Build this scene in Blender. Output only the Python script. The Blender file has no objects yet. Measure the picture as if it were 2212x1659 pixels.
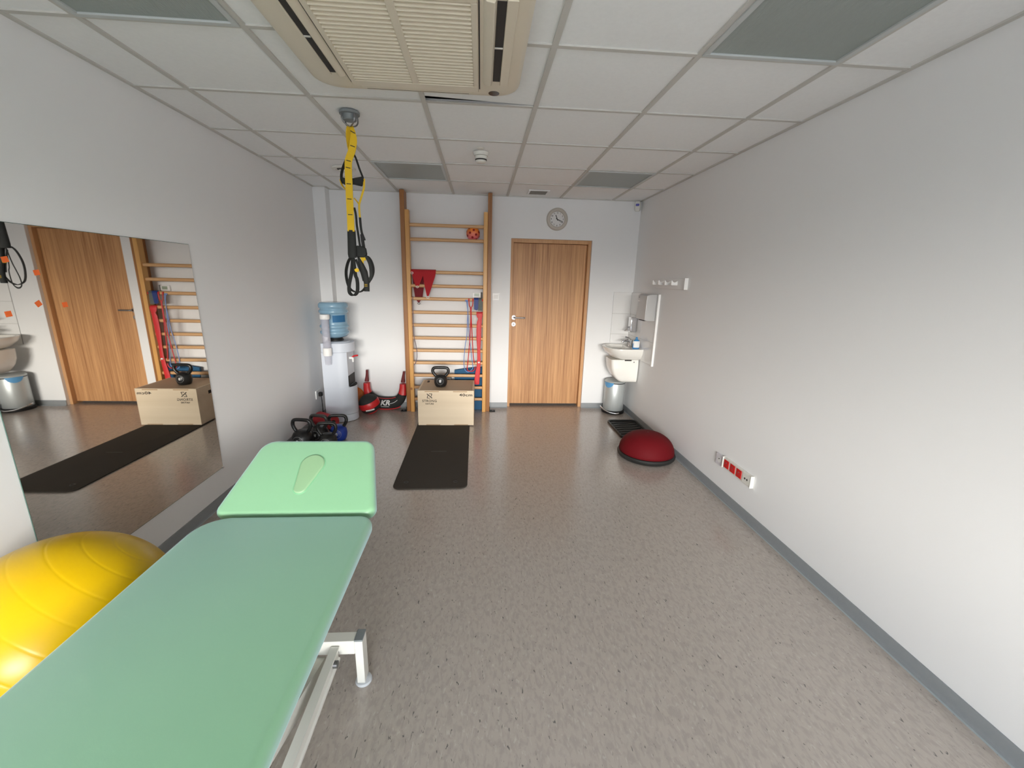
import bpy, bmesh, math, random
from math import sin, cos, pi, radians, sqrt, atan2
from mathutils import Vector, Matrix
from mathutils.bvhtree import BVHTree

SC = bpy.context.scene
COL = SC.collection
random.seed(7)

# ------------------------------------------------------------------ camera
W_PX, H_PX = 2212.0, 1659.0
F_PX, CX, CY = 881.43, 1096.16, 824.45
YAW, PITCH, ROLL = -0.0690157, -0.2422392, 0.0251961
CAM = Vector((1.5125, -1.2995, 1.5530))
_f0 = Vector((-sin(YAW), cos(YAW), 0)); _r0 = Vector((cos(YAW), sin(YAW), 0)); _u0 = Vector((0, 0, 1))
_fw = _f0 * cos(PITCH) + _u0 * sin(PITCH)
_up = _u0 * cos(PITCH) - _f0 * sin(PITCH)
_r = _r0 * cos(ROLL) + _up * sin(ROLL)
_u = _up * cos(ROLL) - _r0 * sin(ROLL)
cam_data = bpy.data.cameras.new('camera')
cam = bpy.data.objects.new('camera', cam_data)
COL.objects.link(cam)
m = Matrix(((_r.x, _u.x, -_fw.x), (_r.y, _u.y, -_fw.y), (_r.z, _u.z, -_fw.z))).to_4x4()
m.translation = CAM
cam.matrix_world = m
cam_data.sensor_fit = 'HORIZONTAL'
cam_data.sensor_width = 36.0
cam_data.lens = 36.0 * F_PX / W_PX
cam_data.shift_x = (W_PX / 2 - CX) / W_PX
cam_data.shift_y = -(H_PX / 2 - CY) / W_PX
cam_data.clip_start = 0.02
SC.camera = cam

# ------------------------------------------------------------------ room sizes (metres)
XL, XR, YB, YF, ZC = -0.2755, 3.3422, 3.6258, -5.5, 2.473
WIN = (-0.05, 3.12, 0.80, 2.22)          # window opening in the wall behind the camera

# ------------------------------------------------------------------ light: hazy sky through the window
SC.view_settings.view_transform = 'Standard'
SC.view_settings.look = 'None'
SC.view_settings.gamma = 1.0
SC.view_settings.use_curve_mapping = False
SC.view_settings.exposure = 0.0
SC.cycles.use_denoising = True
SC.cycles.max_bounces = 14
SC.cycles.diffuse_bounces = 8
SC.cycles.glossy_bounces = 6
SC.cycles.transmission_bounces = 8
SC.cycles.sample_clamp_indirect = 6.0
SC.cycles.caustics_reflective = False
SC.cycles.caustics_refractive = False

world = bpy.data.worlds.new('sky')
SC.world = world
world.use_nodes = True
wn, wl = world.node_tree.nodes, world.node_tree.links
wn.clear()
wo = wn.new('ShaderNodeOutputWorld'); wb = wn.new('ShaderNodeBackground')
tc = wn.new('ShaderNodeTexCoord'); sx = wn.new('ShaderNodeSeparateXYZ'); cr = wn.new('ShaderNodeValToRGB')
mr = wn.new('ShaderNodeMapRange')
wl.new(tc.outputs['Generated'], sx.inputs[0])
mr.inputs['From Min'].default_value = -1.0; mr.inputs['From Max'].default_value = 1.0
wl.new(sx.outputs['Z'], mr.inputs['Value'])
wl.new(mr.outputs[0], cr.inputs[0])
SKY = [(-1.0, (.26, .27, .28)), (-0.02, (.33, .34, .35)), (0.008, (.40, .405, .41)), (0.078, (4.1, 3.9, 3.6)),
       (0.16, (3.75, 3.7, 3.55)), (0.26, (.75, .90, 1.08)), (1.0, (.36, .50, .70))]
el = cr.color_ramp.elements
while len(el) > 1: el.remove(el[-1])
for i, (z, c) in enumerate(SKY):
    e = el[0] if i == 0 else el.new((z + 1) / 2)
    e.position = (z + 1) / 2
    e.color = (*c, 1)
wl.new(cr.outputs[0], wb.inputs['Color'])
wb.inputs['Strength'].default_value = 20.5
wl.new(wb.outputs[0], wo.inputs[0])
pl = bpy.data.lights.new('window_portal', 'AREA')
pl.shape = 'RECTANGLE'; pl.size = WIN[1] - WIN[0]; pl.size_y = WIN[3] - WIN[2]
pl.cycles.is_portal = True
po = bpy.data.objects.new('window_portal', pl)
po.location = ((WIN[0] + WIN[1]) / 2, YF - .22, (WIN[2] + WIN[3]) / 2)
po.rotation_euler = (radians(90), 0, 0)      # faces +y, into the room
po.rotation_euler = (radians(-90), 0, pi)
COL.objects.link(po)


# ------------------------------------------------------------------ materials
def mat(name, col, rough=.5, metal=0.0, spec=.5, noise=None, bump=None, trans=0.0, ior=1.45, coat=0.0, sheen=0.0, emit=None):
    """noise = (scale, second colour, amount, stretch); bump = (scale, strength)"""
    m = bpy.data.materials.new(name); m.use_nodes = True
    n, l = m.node_tree.nodes, m.node_tree.links
    b = n['Principled BSDF']
    b.inputs['Base Color'].default_value = (*col, 1)
    b.inputs['Roughness'].default_value = rough
    b.inputs['Metallic'].default_value = metal
    b.inputs['Specular IOR Level'].default_value = spec
    b.inputs['IOR'].default_value = ior
    b.inputs['Transmission Weight'].default_value = trans
    b.inputs['Coat Weight'].default_value = coat
    b.inputs['Sheen Weight'].default_value = sheen
    if emit:
        b.inputs['Emission Color'].default_value = (*emit[0], 1); b.inputs['Emission Strength'].default_value = emit[1]
    t = n.new('ShaderNodeTexCoord')
    if noise:
        sc, c2, amt, st = noise
        mp = n.new('ShaderNodeMapping'); mp.inputs['Scale'].default_value = st
        l.new(t.outputs['Object'], mp.inputs[0])
        nz = n.new('ShaderNodeTexNoise'); nz.inputs['Scale'].default_value = sc; nz.inputs['Detail'].default_value = 5
        l.new(mp.outputs[0], nz.inputs['Vector'])
        r = n.new('ShaderNodeValToRGB'); r.color_ramp.elements[0].position = .35; r.color_ramp.elements[1].position = .65
        l.new(nz.outputs['Fac'], r.inputs[0])
        mul = n.new('ShaderNodeMath'); mul.operation = 'MULTIPLY'; mul.inputs[1].default_value = amt
        l.new(r.outputs[0], mul.inputs[0])
        mx = n.new('ShaderNodeMix'); mx.data_type = 'RGBA'
        mx.inputs[6].default_value = (*col, 1); mx.inputs[7].default_value = (*c2, 1)
        l.new(mul.outputs[0], mx.inputs[0]); l.new(mx.outputs[2], b.inputs['Base Color'])
    if bump:
        nz2 = n.new('ShaderNodeTexNoise'); nz2.inputs['Scale'].default_value = bump[0]; nz2.inputs['Detail'].default_value = 4
        l.new(t.outputs['Object'], nz2.inputs['Vector'])
        bp = n.new('ShaderNodeBump'); bp.inputs['Strength'].default_value = bump[1]; bp.inputs['Distance'].default_value = .002
        l.new(nz2.outputs['Fac'], bp.inputs['Height']); l.new(bp.outputs[0], b.inputs['Normal'])
    return m


def floor_material():
    m = mat('linoleum', (.27, .235, .205), .22, spec=.6, coat=.45)
    n, l = m.node_tree.nodes, m.node_tree.links
    b = n['Principled BSDF']; t = n.new('ShaderNodeTexCoord')
    def layer(scale, st, lo, hi, prev, c2, amt):
        mp = n.new('ShaderNodeMapping'); mp.inputs['Scale'].default_value = st; mp.inputs['Rotation'].default_value = (0, 0, .2)
        l.new(t.outputs['Object'], mp.inputs[0])
        nz = n.new('ShaderNodeTexNoise'); nz.inputs['Scale'].default_value = scale; nz.inputs['Detail'].default_value = 3
        nz.inputs['Distortion'].default_value = .6
        l.new(mp.outputs[0], nz.inputs['Vector'])
        r = n.new('ShaderNodeValToRGB'); r.color_ramp.elements[0].position = lo; r.color_ramp.elements[1].position = hi
        r.color_ramp.elements[1].color = (amt, amt, amt, 1)
        l.new(nz.outputs['Fac'], r.inputs[0])
        mx = n.new('ShaderNodeMix'); mx.data_type = 'RGBA'
        mx.inputs[7].default_value = (*c2, 1)
        if prev is None: mx.inputs[6].default_value = (.42, .368, .325, 1)
        else: l.new(prev, mx.inputs[6])
        l.new(r.outputs[0], mx.inputs[0])
        return mx.outputs[2]
    a = layer(3.0, (1, 1, 1), .35, .7, None, (.44, .385, .345), .35)
    a = layer(60, (1, .45, 1), .45, .62, a, (.30, .262, .238), .45)
    a = layer(90, (1, .4, 1), .60, .70, a, (.53, .48, .44), .5)
    a = layer(105, (1, .33, 1), .66, .71, a, (.10, .095, .095), .85)
    b.inputs['Coat Roughness'].default_value = .2
    l.new(a, b.inputs['Base Color'])
    return m


def streak_wood(name, dark, light, sx, amt=1.0, rough=.45, axis='Z', knots=None):
    m = mat(name, light, rough)
    n, l = m.node_tree.nodes, m.node_tree.links
    b = n['Principled BSDF']; t = n.new('ShaderNodeTexCoord')
    def nz(scale, st):
        mp = n.new('ShaderNodeMapping'); mp.inputs['Scale'].default_value = st
        l.new(t.outputs['Object'], mp.inputs[0])
        z = n.new('ShaderNodeTexNoise'); z.inputs['Scale'].default_value = scale; z.inputs['Detail'].default_value = 6; z.inputs['Roughness'].default_value = .65
        l.new(mp.outputs[0], z.inputs['Vector']); return z.outputs['Fac']
    st = {'Z': (1, 1, .018), 'X': (.03, 1, 1), 'N': (1, 1, 1)}[axis]
    f1 = nz(sx, st); f2 = nz(sx * .13, st)
    ad = n.new('ShaderNodeMath'); ad.operation = 'MULTIPLY_ADD'; ad.inputs[1].default_value = .6
    l.new(f1, ad.inputs[0])
    ml = n.new('ShaderNodeMath'); ml.operation = 'MULTIPLY'; ml.inputs[1].default_value = .4
    l.new(f2, ml.inputs[0]); l.new(ml.outputs[0], ad.inputs[2])
    r = n.new('ShaderNodeValToRGB'); r.color_ramp.elements[0].position = .36; r.color_ramp.elements[1].position = .62
    r.color_ramp.elements[0].color = (*dark, 1); r.color_ramp.elements[1].color = (*light, 1)
    l.new(ad.outputs[0], r.inputs[0])
    out = r.outputs[0]
    if knots:
        mp = n.new('ShaderNodeMapping'); mp.inputs['Scale'].default_value = (1, 1, .8)
        l.new(t.outputs['Object'], mp.inputs[0])
        v = n.new('ShaderNodeTexVoronoi'); v.inputs['Scale'].default_value = 5.5
        l.new(mp.outputs[0], v.inputs['Vector'])
        kr = n.new('ShaderNodeValToRGB'); kr.color_ramp.elements[0].position = .05; kr.color_ramp.elements[1].position = .11
        kr.color_ramp.elements[0].color = (1, 1, 1, 1); kr.color_ramp.elements[1].color = (0, 0, 0, 1)
        l.new(v.outputs['Distance'], kr.inputs[0])
        mx = n.new('ShaderNodeMix'); mx.data_type = 'RGBA'; mx.inputs[7].default_value = (*knots, 1)
        l.new(kr.outputs[0], mx.inputs[0]); l.new(out, mx.inputs[6]); out = mx.outputs[2]
    l.new(out, b.inputs['Base Color'])
    return m


def slat_lines(m, scale, axis, depth=.35, dark=.75):
    """fine ribs in a material (bump only)"""
    n, l = m.node_tree.nodes, m.node_tree.links
    t = n.new('ShaderNodeTexCoord'); w = n.new('ShaderNodeTexWave'); w.wave_type = 'BANDS'; w.bands_direction = axis
    w.inputs['Scale'].default_value = scale
    l.new(t.outputs['Object'], w.inputs['Vector'])
    bp = n.new('ShaderNodeBump'); bp.inputs['Strength'].default_value = depth; bp.inputs['Distance'].default_value = .002
    l.new(w.outputs['Fac'], bp.inputs['Height']); l.new(bp.outputs[0], n['Principled BSDF'].inputs['Normal'])
    return m


M = {}
M['wall'] = mat('wall_paint', (.785, .79, .795), .62, spec=.35, bump=(180, .06))
M['ceiling'] = mat('ceiling_tile', (.87, .885, .89), .9, spec=.1, noise=(60, (.83, .845, .85), .5, (1, 1, 1)))
M['grid'] = mat('ceiling_grid', (.56, .55, .52), .6)
M['concrete'] = mat('plenum', (.2, .2, .2), .9)
M['floor'] = floor_material()
M['base'] = mat('skirting', (.235, .25, .26), .45, spec=.4, noise=(40, (.255, .27, .28), .5, (1, 1, 1)))
M['base_light'] = mat('skirting_weld', (.37, .41, .425), .4)
M['door'] = streak_wood('oak_veneer', (.29, .12, .045), (.64, .355, .16), 85)
M['jamb'] = streak_wood('oak_frame', (.48, .25, .11), (.58, .33, .16), 60)
M['pine'] = streak_wood('pine', (.53, .26, .072), (.67, .365, .115), 30, rough=.38, knots=(.28, .11, .04))
M['pine_dark'] = streak_wood('aged_pine', (.22, .085, .02), (.37, .155, .04), 30, rough=.42, knots=(.14, .05, .015))
M['rung'] = streak_wood('rung_wood', (.52, .29, .14), (.62, .38, .19), 30, rough=.35, axis='X')
M['ply'] = streak_wood('plywood', (.62, .50, .355), (.70, .58, .425), 9, axis='X', rough=.55)
M['ply_top'] = streak_wood('plywood_top', (.43, .31, .20), (.49, .36, .24), 9, axis='X', rough=.6)
M['ply_edge'] = mat('plywood_edge', (.42, .28, .16), .6)
M['burn'] = mat('burnt_print', (.03, .022, .018), .7)
M['vinyl'] = mat('green_vinyl', (.20, .405, .222), .42, spec=.6, coat=.4, bump=(420, .05), sheen=.6)
M['vinyl'].node_tree.nodes['Principled BSDF'].inputs['Sheen Tint'].default_value = (.62, .82, 1, 1)
M['vinyl'].node_tree.nodes['Principled BSDF'].inputs['Sheen Roughness'].default_value = .52
M['vinyl_pale'] = mat('pale_green_vinyl', (.225, .375, .215), .42, bump=(420, .05))
M['enamel'] = mat('white_enamel', (.68, .67, .62), .4)
M['grey_cap'] = mat('grey_plastic_cap', (.19, .21, .22), .5)
M['foot'] = mat('grey_glide', (.52, .54, .56), .3)
M['steel'] = mat('steel', (.26, .26, .27), .36, 1.0)
M['chrome'] = mat('chrome', (.75, .75, .76), .08, 1.0)
M['bin_steel'] = mat('brushed_steel', (.50, .53, .53), .42, .45, noise=(60, (.46, .49, .49), .5, (1, 1, .02)))
M['white'] = mat('white_plastic', (.80, .80, .79), .35)
M['offwhite'] = mat('offwhite_plastic', (.70, .69, .64), .4)
M['cream'] = mat('cream_plastic', (.70, .635, .52), .42)
M['slat_gap_shade'] = mat('painted_slat_gap_shade', (.07, .06, .05), .6)  # near-black colour stands in for shade in the shallow grille gaps
M['dark'] = mat('dark_recess', (.03, .028, .027), .7)
M['lens'] = mat('dark_lens', (.02, .02, .02), .15)
M['diffuser'] = slat_lines(mat('prismatic_diffuser', (.30, .34, .325), .3, spec=.6), 45, 'X')
M['light_frame'] = mat('light_frame', (.52, .55, .55), .4)
M['mirror'] = mat('mirror_glass', (.80, .78, .74), .015, 1.0)
M['glass_edge'] = mat('mirror_edge', (.08, .14, .12), .2)
M['sticker'] = mat('orange_sticker', (.85, .15, .03), .5)
M['ball'] = mat('yellow_vinyl', (.62, .39, .0), .30, spec=.4)
M['yellow_web'] = mat('yellow_webbing', (.76, .49, .015), .7, noise=(300, (.66, .40, .01), .5, (1, 1, 1)))
M['black_web'] = mat('black_webbing', (.016, .017, .016), .75)
M['rubber'] = mat('black_rubber', (.018, .018, .017), .5)
M['mat_black'] = mat('black_foam_mat', (.042, .035, .028), .85, spec=.25, bump=(300, .12))
M['iron'] = mat('black_iron', (.012, .012, .012), .32)
M['print_white'] = mat('white_print', (.75, .75, .75), .5)
M['red'] = mat('red_vinyl', (.52, .02, .022), .35)
M['dome'] = mat('dark_red_rubber', (.125, .006, .009), .65, spec=.12, noise=(5, (.11, .005, .008), .5, (1, 1, 1)))
M['red_dark'] = mat('maroon', (.12, .006, .008), .6)
M['red_foam'] = mat('red_foam', (.36, .022, .028), .75)
M['red_band'] = mat('red_latex', (.56, .02, .025), .45)
M['red_cloth'] = mat('red_fabric', (.38, .008, .014), .8, sheen=.1)
M['red_cloth_dark'] = mat('dark_red_fabric', (.16, .007, .012), .8)
M['blue_band'] = mat('blue_latex', (.010, .03, .17), .5)
M['blue_tube'] = mat('pale_blue_tube', (.16, .26, .55), .4)
M['grey_band'] = mat('grey_latex', (.10, .11, .10), .6)
M['cord'] = mat('purple_grey_cord', (.16, .13, .17), .6)
M['blue_mat'] = mat('blue_foam', (.01, .085, .19), .7)
M['blue_kb'] = mat('blue_vinyl', (.006, .03, .24), .4)
M['grey_foam'] = mat('grey_foam', (.17, .165, .155), .8)
M['orange'] = mat('orange_rubber', (.55, .13, .008), .5)
M['ball_orange'] = mat('orange_perforated', (.85, .24, .03), .35)
M['ball_hole'] = mat('hole_red', (.26, .008, .008), .6)
M['ceramic'] = mat('ceramic', (.78, .77, .73), .12, spec=.6)
M['tile'] = mat('white_tile', (.78, .78, .775), .10, spec=.6)
M['tile_side'] = mat('side_tile', (.78, .775, .77), .13, spec=.55)
M['grout'] = mat('grout', (.45, .44, .42), .8)
M['black_plastic'] = mat('black_plastic', (.012, .012, .012), .5, spec=.3)
M['tray'] = mat('tray_rubber', (.022, .022, .02), .45)
M['red_socket'] = mat('red_socket', (.56, .008, .006), .35)
M['screen'] = mat('lcd', (.30, .36, .28), .3)
M['blue_bag'] = mat('blue_bin_liner', (.10, .30, .55), .4)
M['blue_liquid'] = mat('blue_liquid_soap', (.05, .28, .62), .15, trans=.3)
M['blue_dark'] = mat('dark_blue_plastic', (.01, .02, .22), .4)
M['water_white'] = mat('cooler_white', (.58, .62, .69), .35)
M['bottle'] = mat('blue_polycarbonate', (.30, .50, .66), .08, spec=.8, trans=.25, ior=1.4)
M['bottle_dark'] = mat('blue_polycarbonate_dark', (.05, .20, .42), .15, trans=.3, ior=1.25)
M['cup'] = mat('clear_cup_plastic', (.62, .62, .70), .12)
M['cup'].node_tree.nodes['Principled BSDF'].inputs['Alpha'].default_value = .30
M['clock_ring'] = mat('clock_rim', (.50, .46, .41), .5)
M['clock_face'] = mat('clock_face', (.72, .71, .70), .4)
M['ink'] = mat('black_ink', (.02, .02, .02), .6)
M['sensor_led'] = mat('sensor_lens', (.12, .12, .45), .3)
M['glass'] = mat('window_glass', (1, 1, 1), 0.0, trans=1.0, ior=1.02)
M['vent'] = mat('vent_grey', (.26, .25, .23), .6)


# two-colour ball: pink below, orange above (printed colour of the ball itself)
def two_tone(m, c2, z0, z1):
    n, l = m.node_tree.nodes, m.node_tree.links
    t = n.new('ShaderNodeTexCoord'); s = n.new('ShaderNodeSeparateXYZ'); l.new(t.outputs['Object'], s.inputs[0])
    r = n.new('ShaderNodeMapRange'); r.inputs['From Min'].default_value = z0; r.inputs['From Max'].default_value = z1
    l.new(s.outputs['Z'], r.inputs['Value'])
    mx = n.new('ShaderNodeMix'); mx.data_type = 'RGBA'
    mx.inputs[6].default_value = (*c2, 1); mx.inputs[7].default_value = n['Principled BSDF'].inputs['Base Color'].default_value[:]
    l.new(r.outputs[0], mx.inputs[0]); l.new(mx.outputs[2], n['Principled BSDF'].inputs['Base Color'])
two_tone(M['ball_orange'], (.78, .17, .19), -.05, .035)


# ------------------------------------------------------------------ mesh helpers
class MB:
    def __init__(self): self.v = []; self.f = []
    def add(self, vs, fs):
        o = len(self.v); self.v += [Vector(p) for p in vs]; self.f += [[i + o for i in f] for f in fs]; return self
    def xf(self, mtx):
        self.v = [mtx @ p for p in self.v]; return self
    def join(self, other): return self.add(other.v, other.f)
    def box(self, x0, x1, y0, y1, z0, z1):
        return self.add([(x0, y0, z0), (x1, y0, z0), (x1, y1, z0), (x0, y1, z0), (x0, y0, z1), (x1, y0, z1), (x1, y1, z1), (x0, y1, z1)],
                        [(0, 3, 2, 1), (4, 5, 6, 7), (0, 1, 5, 4), (1, 2, 6, 5), (2, 3, 7, 6), (3, 0, 4, 7)])
    def loops(self, rings, close0=True, close1=True):
        n = len(rings[0]); vs = [p for r in rings for p in r]; fs = []
        for k in range(len(rings) - 1):
            for i in range(n):
                j = (i + 1) % n
                fs.append((k * n + i, k * n + j, (k + 1) * n + j, (k + 1) * n + i))
        if close0: fs.append(tuple(reversed(range(n))))
        if close1: fs.append(tuple(range((len(rings) - 1) * n, len(rings) * n)))
        return self.add(vs, fs)
    def lathe(self, c, prof, n=32, a0=0.0):
        c = Vector(c)
        rings = [[c + Vector((r * cos(a0 + 2 * pi * i / n), r * sin(a0 + 2 * pi * i / n), z)) for i in range(n)] for r, z in prof]
        if prof[0] == prof[-1]: return self.ring_shell(rings[:-1])
        return self.loops(rings)
    def ring_shell(self, rings):
        n, k = len(rings[0]), len(rings)
        return self.add([p for r in rings for p in r], [(a * n + i, a * n + (i + 1) % n, ((a + 1) % k) * n + (i + 1) % n, ((a + 1) % k) * n + i) for a in range(k) for i in range(n)])
    def cyl(self, p0, p1, r0, r1=None, n=20):
        return self.tube([p0, p1], [r0, r0 if r1 is None else r1], n)
    def sphere(self, c, r, n=32, k=16, sc=(1, 1, 1)):
        prof = [(max(r * sin(pi * i / k), 1e-4) , -r * cos(pi * i / k)) for i in range(k + 1)]
        s = MB().lathe((0, 0, 0), prof, n); s.v = [Vector((p.x * sc[0], p.y * sc[1], p.z * sc[2])) + Vector(c) for p in s.v]
        return self.join(s)
    def tube(self, pts, r, n=10, closed=False, sec=None, side=None):
        """sec: list of 2D section points; side: fixed vector that the section's first axis follows"""
        P = [Vector(p) for p in pts]; K = len(P)
        R = r if isinstance(r, (list, tuple)) else [r] * K
        T = []
        for i in range(K):
            a = P[(i - 1) % K] if (closed or i > 0) else P[i]; b = P[(i + 1) % K] if (closed or i < K - 1) else P[i]
            T.append((b - a).normalized())
        if side is not None: s = Vector(side)
        else:
            s = Vector((0, 0, 1)) if abs(T[0].z) < .9 else Vector((1, 0, 0))
        rings = []
        S = sec or [(cos(2 * pi * i / n), sin(2 * pi * i / n)) for i in range(n)]
        for i in range(K):
            if side is not None: s = Vector(side)
            s = s - T[i] * s.dot(T[i])
            if s.length < 1e-6: s = T[i].orthogonal()
            s.normalize(); q = T[i].cross(s)
            rings.append([P[i] + (s * a + q * b) * R[i] for a, b in S])
        if closed:
            return self.loops(rings + [rings[0]], False, False)
        return self.loops(rings)
    def strip(self, pts, side, w, t, closed=False):
        return self.tube(pts, 1.0, closed=closed, sec=[(-w / 2, -t / 2), (w / 2, -t / 2), (w / 2, t / 2), (-w / 2, t / 2)], side=side)
    def prism(self, poly, fn, d0, d1):
        """poly 2D; fn(a, b, d) -> 3D"""
        return self.loops([[Vector(fn(a, b, d0)) for a, b in poly], [Vector(fn(a, b, d1)) for a, b in poly]])
    def rslab(self, outline, z0, z1, r, seg=5):
        """slab from a 2D outline with rounded top and bottom rims"""
        n = len(outline); O = [Vector((a, b)) for a, b in outline]
        N = []
        for i in range(n):
            e1 = (O[i] - O[i - 1]).normalized(); e2 = (O[(i + 1) % n] - O[i]).normalized()
            t = e1 + e2
            if t.length < 1e-6: t = e1
            t.normalize(); N.append(Vector((-t.y, t.x)))
        rings = []
        rr = min(r, (z1 - z0) / 2)
        prof = [(r * (1 - sin(a)), z0 + rr * (1 - cos(a))) for a in [pi / 2 * i / seg for i in range(seg + 1)]]
        prof += [(r * (1 - cos(a)), z1 - rr * (1 - sin(a))) for a in [pi / 2 * i / seg for i in range(seg + 1)]]
        for ins, z in prof:
            rings.append([Vector((O[i].x + N[i].x * ins, O[i].y + N[i].y * ins, z)) for i in range(n)])
        return self.loops(rings)


def rrect(x0, x1, y0, y1, r, seg=6):
    """rounded rectangle outline, counter-clockwise; r may be 4 radii (from x0,y0 ccw)"""
    R = r if isinstance(r, (list, tuple)) else [r] * 4
    out = []
    for (cx, cy, a0), q in zip(((x0, y0, pi), (x1, y0, 1.5 * pi), (x1, y1, 0), (x0, y1, .5 * pi)), R):
        ox = cx + (q if cx == x0 else -q); oy = cy + (q if cy == y0 else -q)
        for i in range(seg + 1):
            a = a0 + pi / 2 * i / seg
            out.append((ox + q * cos(a), oy + q * sin(a)))
    return out


def smooth_pts(pts, sub=6, closed=False):
    """Catmull-Rom through the points"""
    P = [Vector(p) for p in pts]; K = len(P); out = []
    rng = K if closed else K - 1
    for i in range(rng):
        p0 = P[(i - 1) % K] if (closed or i > 0) else P[i]
        p1 = P[i]; p2 = P[(i + 1) % K]
        p3 = P[(i + 2) % K] if (closed or i + 2 < K) else p2
        for k in range(sub):
            t = k / sub
            out.append(.5 * ((2 * p1) + (p2 - p0) * t + (2 * p0 - 5 * p1 + 4 * p2 - p3) * t * t + (3 * p1 - p0 - 3 * p2 + p3) * t ** 3))
    if not closed: out.append(P[-1])
    return out


def make(name, mb, material, parent=None, bev=0.0, smooth=35, origin=None):
    me = bpy.data.meshes.new(name)
    o0 = Vector(origin) if origin is not None else Vector((0, 0, 0))
    me.from_pydata([p - o0 for p in mb.v], [], mb.f)
    bm = bmesh.new(); bm.from_mesh(me)
    bmesh.ops.recalc_face_normals(bm, faces=bm.faces[:]); bm.to_mesh(me); bm.free()
    me.materials.append(material)
    if smooth:
        me.polygons.foreach_set('use_smooth', [True] * len(me.polygons))
        me.set_sharp_from_angle(angle=radians(smooth))
    o = bpy.data.objects.new(name, me); COL.objects.link(o)
    if bev:
        b = o.modifiers.new('bevel', 'BEVEL'); b.width = bev; b.segments = 3; b.limit_method = 'ANGLE'; b.angle_limit = radians(40)
    return o


def part(name, mb, material, parent, bev=0.0, smooth=35, label=None):
    """a piece of a thing; vertices are given in room coordinates"""
    root = parent; org = Vector((0, 0, 0))
    while root is not None: org += Vector(root.location); root = root.parent
    o = make(name, mb, material, None, bev, smooth, org)
    o.parent = parent
    if label: o['label'] = label
    return o


def tag(o, label, cat, group=None):
    o['label'] = label; o['category'] = cat
    if group: o['group'] = group
    return o


def thing(name, label, cat, loc, group=None):
    o = bpy.data.objects.new(name, None); COL.objects.link(o)
    o.empty_display_size = .1
    o.location = loc
    return tag(o, label, cat, group)


def single(name, mb, material, loc, label, cat, group=None, bev=0.0, smooth=35):
    o = make(name, mb, material, None, bev, smooth, loc); o.location = loc
    return tag(o, label, cat, group)


def struct(name, mb, material, parent=None, bev=0.0, smooth=35):
    o = part(name, mb, material, parent, bev, smooth) if parent else make(name, mb, material, None, bev, smooth)
    o['kind'] = 'structure'
    return o


def copy_thing(o, loc, label, group=None, rz=None):
    c = o.copy(); COL.objects.link(c); c.location = loc; c['label'] = label
    if group: c['group'] = group
    if rz is not None: c.rotation_euler.z = rz
    for ch in list(o.children):
        d = ch.copy(); COL.objects.link(d); d.parent = c
        for g in list(ch.children):
            e = g.copy(); COL.objects.link(e); e.parent = d
    return c


def text_mb(s, size, extrude=.0006, align='CENTER', bold=0.0, shear=0.0, spacing=1.0):
    cu = bpy.data.curves.new('lettering', 'FONT'); cu.body = s; cu.size = size; cu.extrude = extrude
    cu.align_x = align; cu.align_y = 'CENTER'; cu.offset = bold; cu.shear = shear; cu.space_character = spacing
    ob = bpy.data.objects.new('lettering', cu); COL.objects.link(ob)
    bpy.context.view_layer.update()
    me = ob.evaluated_get(bpy.context.evaluated_depsgraph_get()).to_mesh()
    r = MB().add([v.co.copy() for v in me.vertices], [tuple(p.vertices) for p in me.polygons])
    ob.to_mesh_clear(); bpy.data.objects.remove(ob); bpy.data.curves.remove(cu)
    return r


def basis(o, ex, ey):
    """matrix putting local x along ex, local y along ey at o"""
    ex = Vector(ex).normalized(); ey = Vector(ey).normalized(); ez = ex.cross(ey)
    m = Matrix(((ex.x, ey.x, ez.x), (ex.y, ey.y, ez.y), (ex.z, ey.z, ez.z))).to_4x4(); m.translation = Vector(o)
    return m


def wrap(mb, target, direction, off):
    """push lettering along direction onto the surface of target"""
    bvh = BVHTree.FromPolygons([tuple(p) for p in target.v], [tuple(f) for f in target.f])
    d = Vector(direction).normalized(); base = min(p.dot(d) for p in mb.v)
    for i, p in enumerate(mb.v):
        h = bvh.ray_cast(p - d * .5, d)
        if h[0] is not None: mb.v[i] = h[0] - d * (off - (p.dot(d) - base))
    return mb


# ================================================================== SETTING
# floor
fl = MB(); fl.box(XL - .1, XR + .1, YF - .1, YB + .3, -.1, 0)
struct('floor', fl, M['floor'])

# side walls
struct('wall_left', MB().box(XL - .15, XL, YF - .1, YB + .15, 0, 2.75), M['wall'])
struct('wall_right', MB().box(XR, XR + .15, YF - .1, YB + .15, 0, 2.75), M['wall'])

# back wall with the door opening and the corner pillar
DX0, DX1, DZ = 1.856, 2.802, 2.03
wb_ = MB()
wb_.box(XL, DX0, YB, YB + .15, 0, 2.75); wb_.box(DX1, XR, YB, YB + .15, 0, 2.75); wb_.box(DX0, DX1, YB, YB + .15, DZ, 2.75)
struct('wall_back', wb_, M['wall'])
struct('trim_1', MB().box(XL, -.147, 3.497, YB, 0, ZC), M['wall'])      # boxed corner pillar

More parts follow.
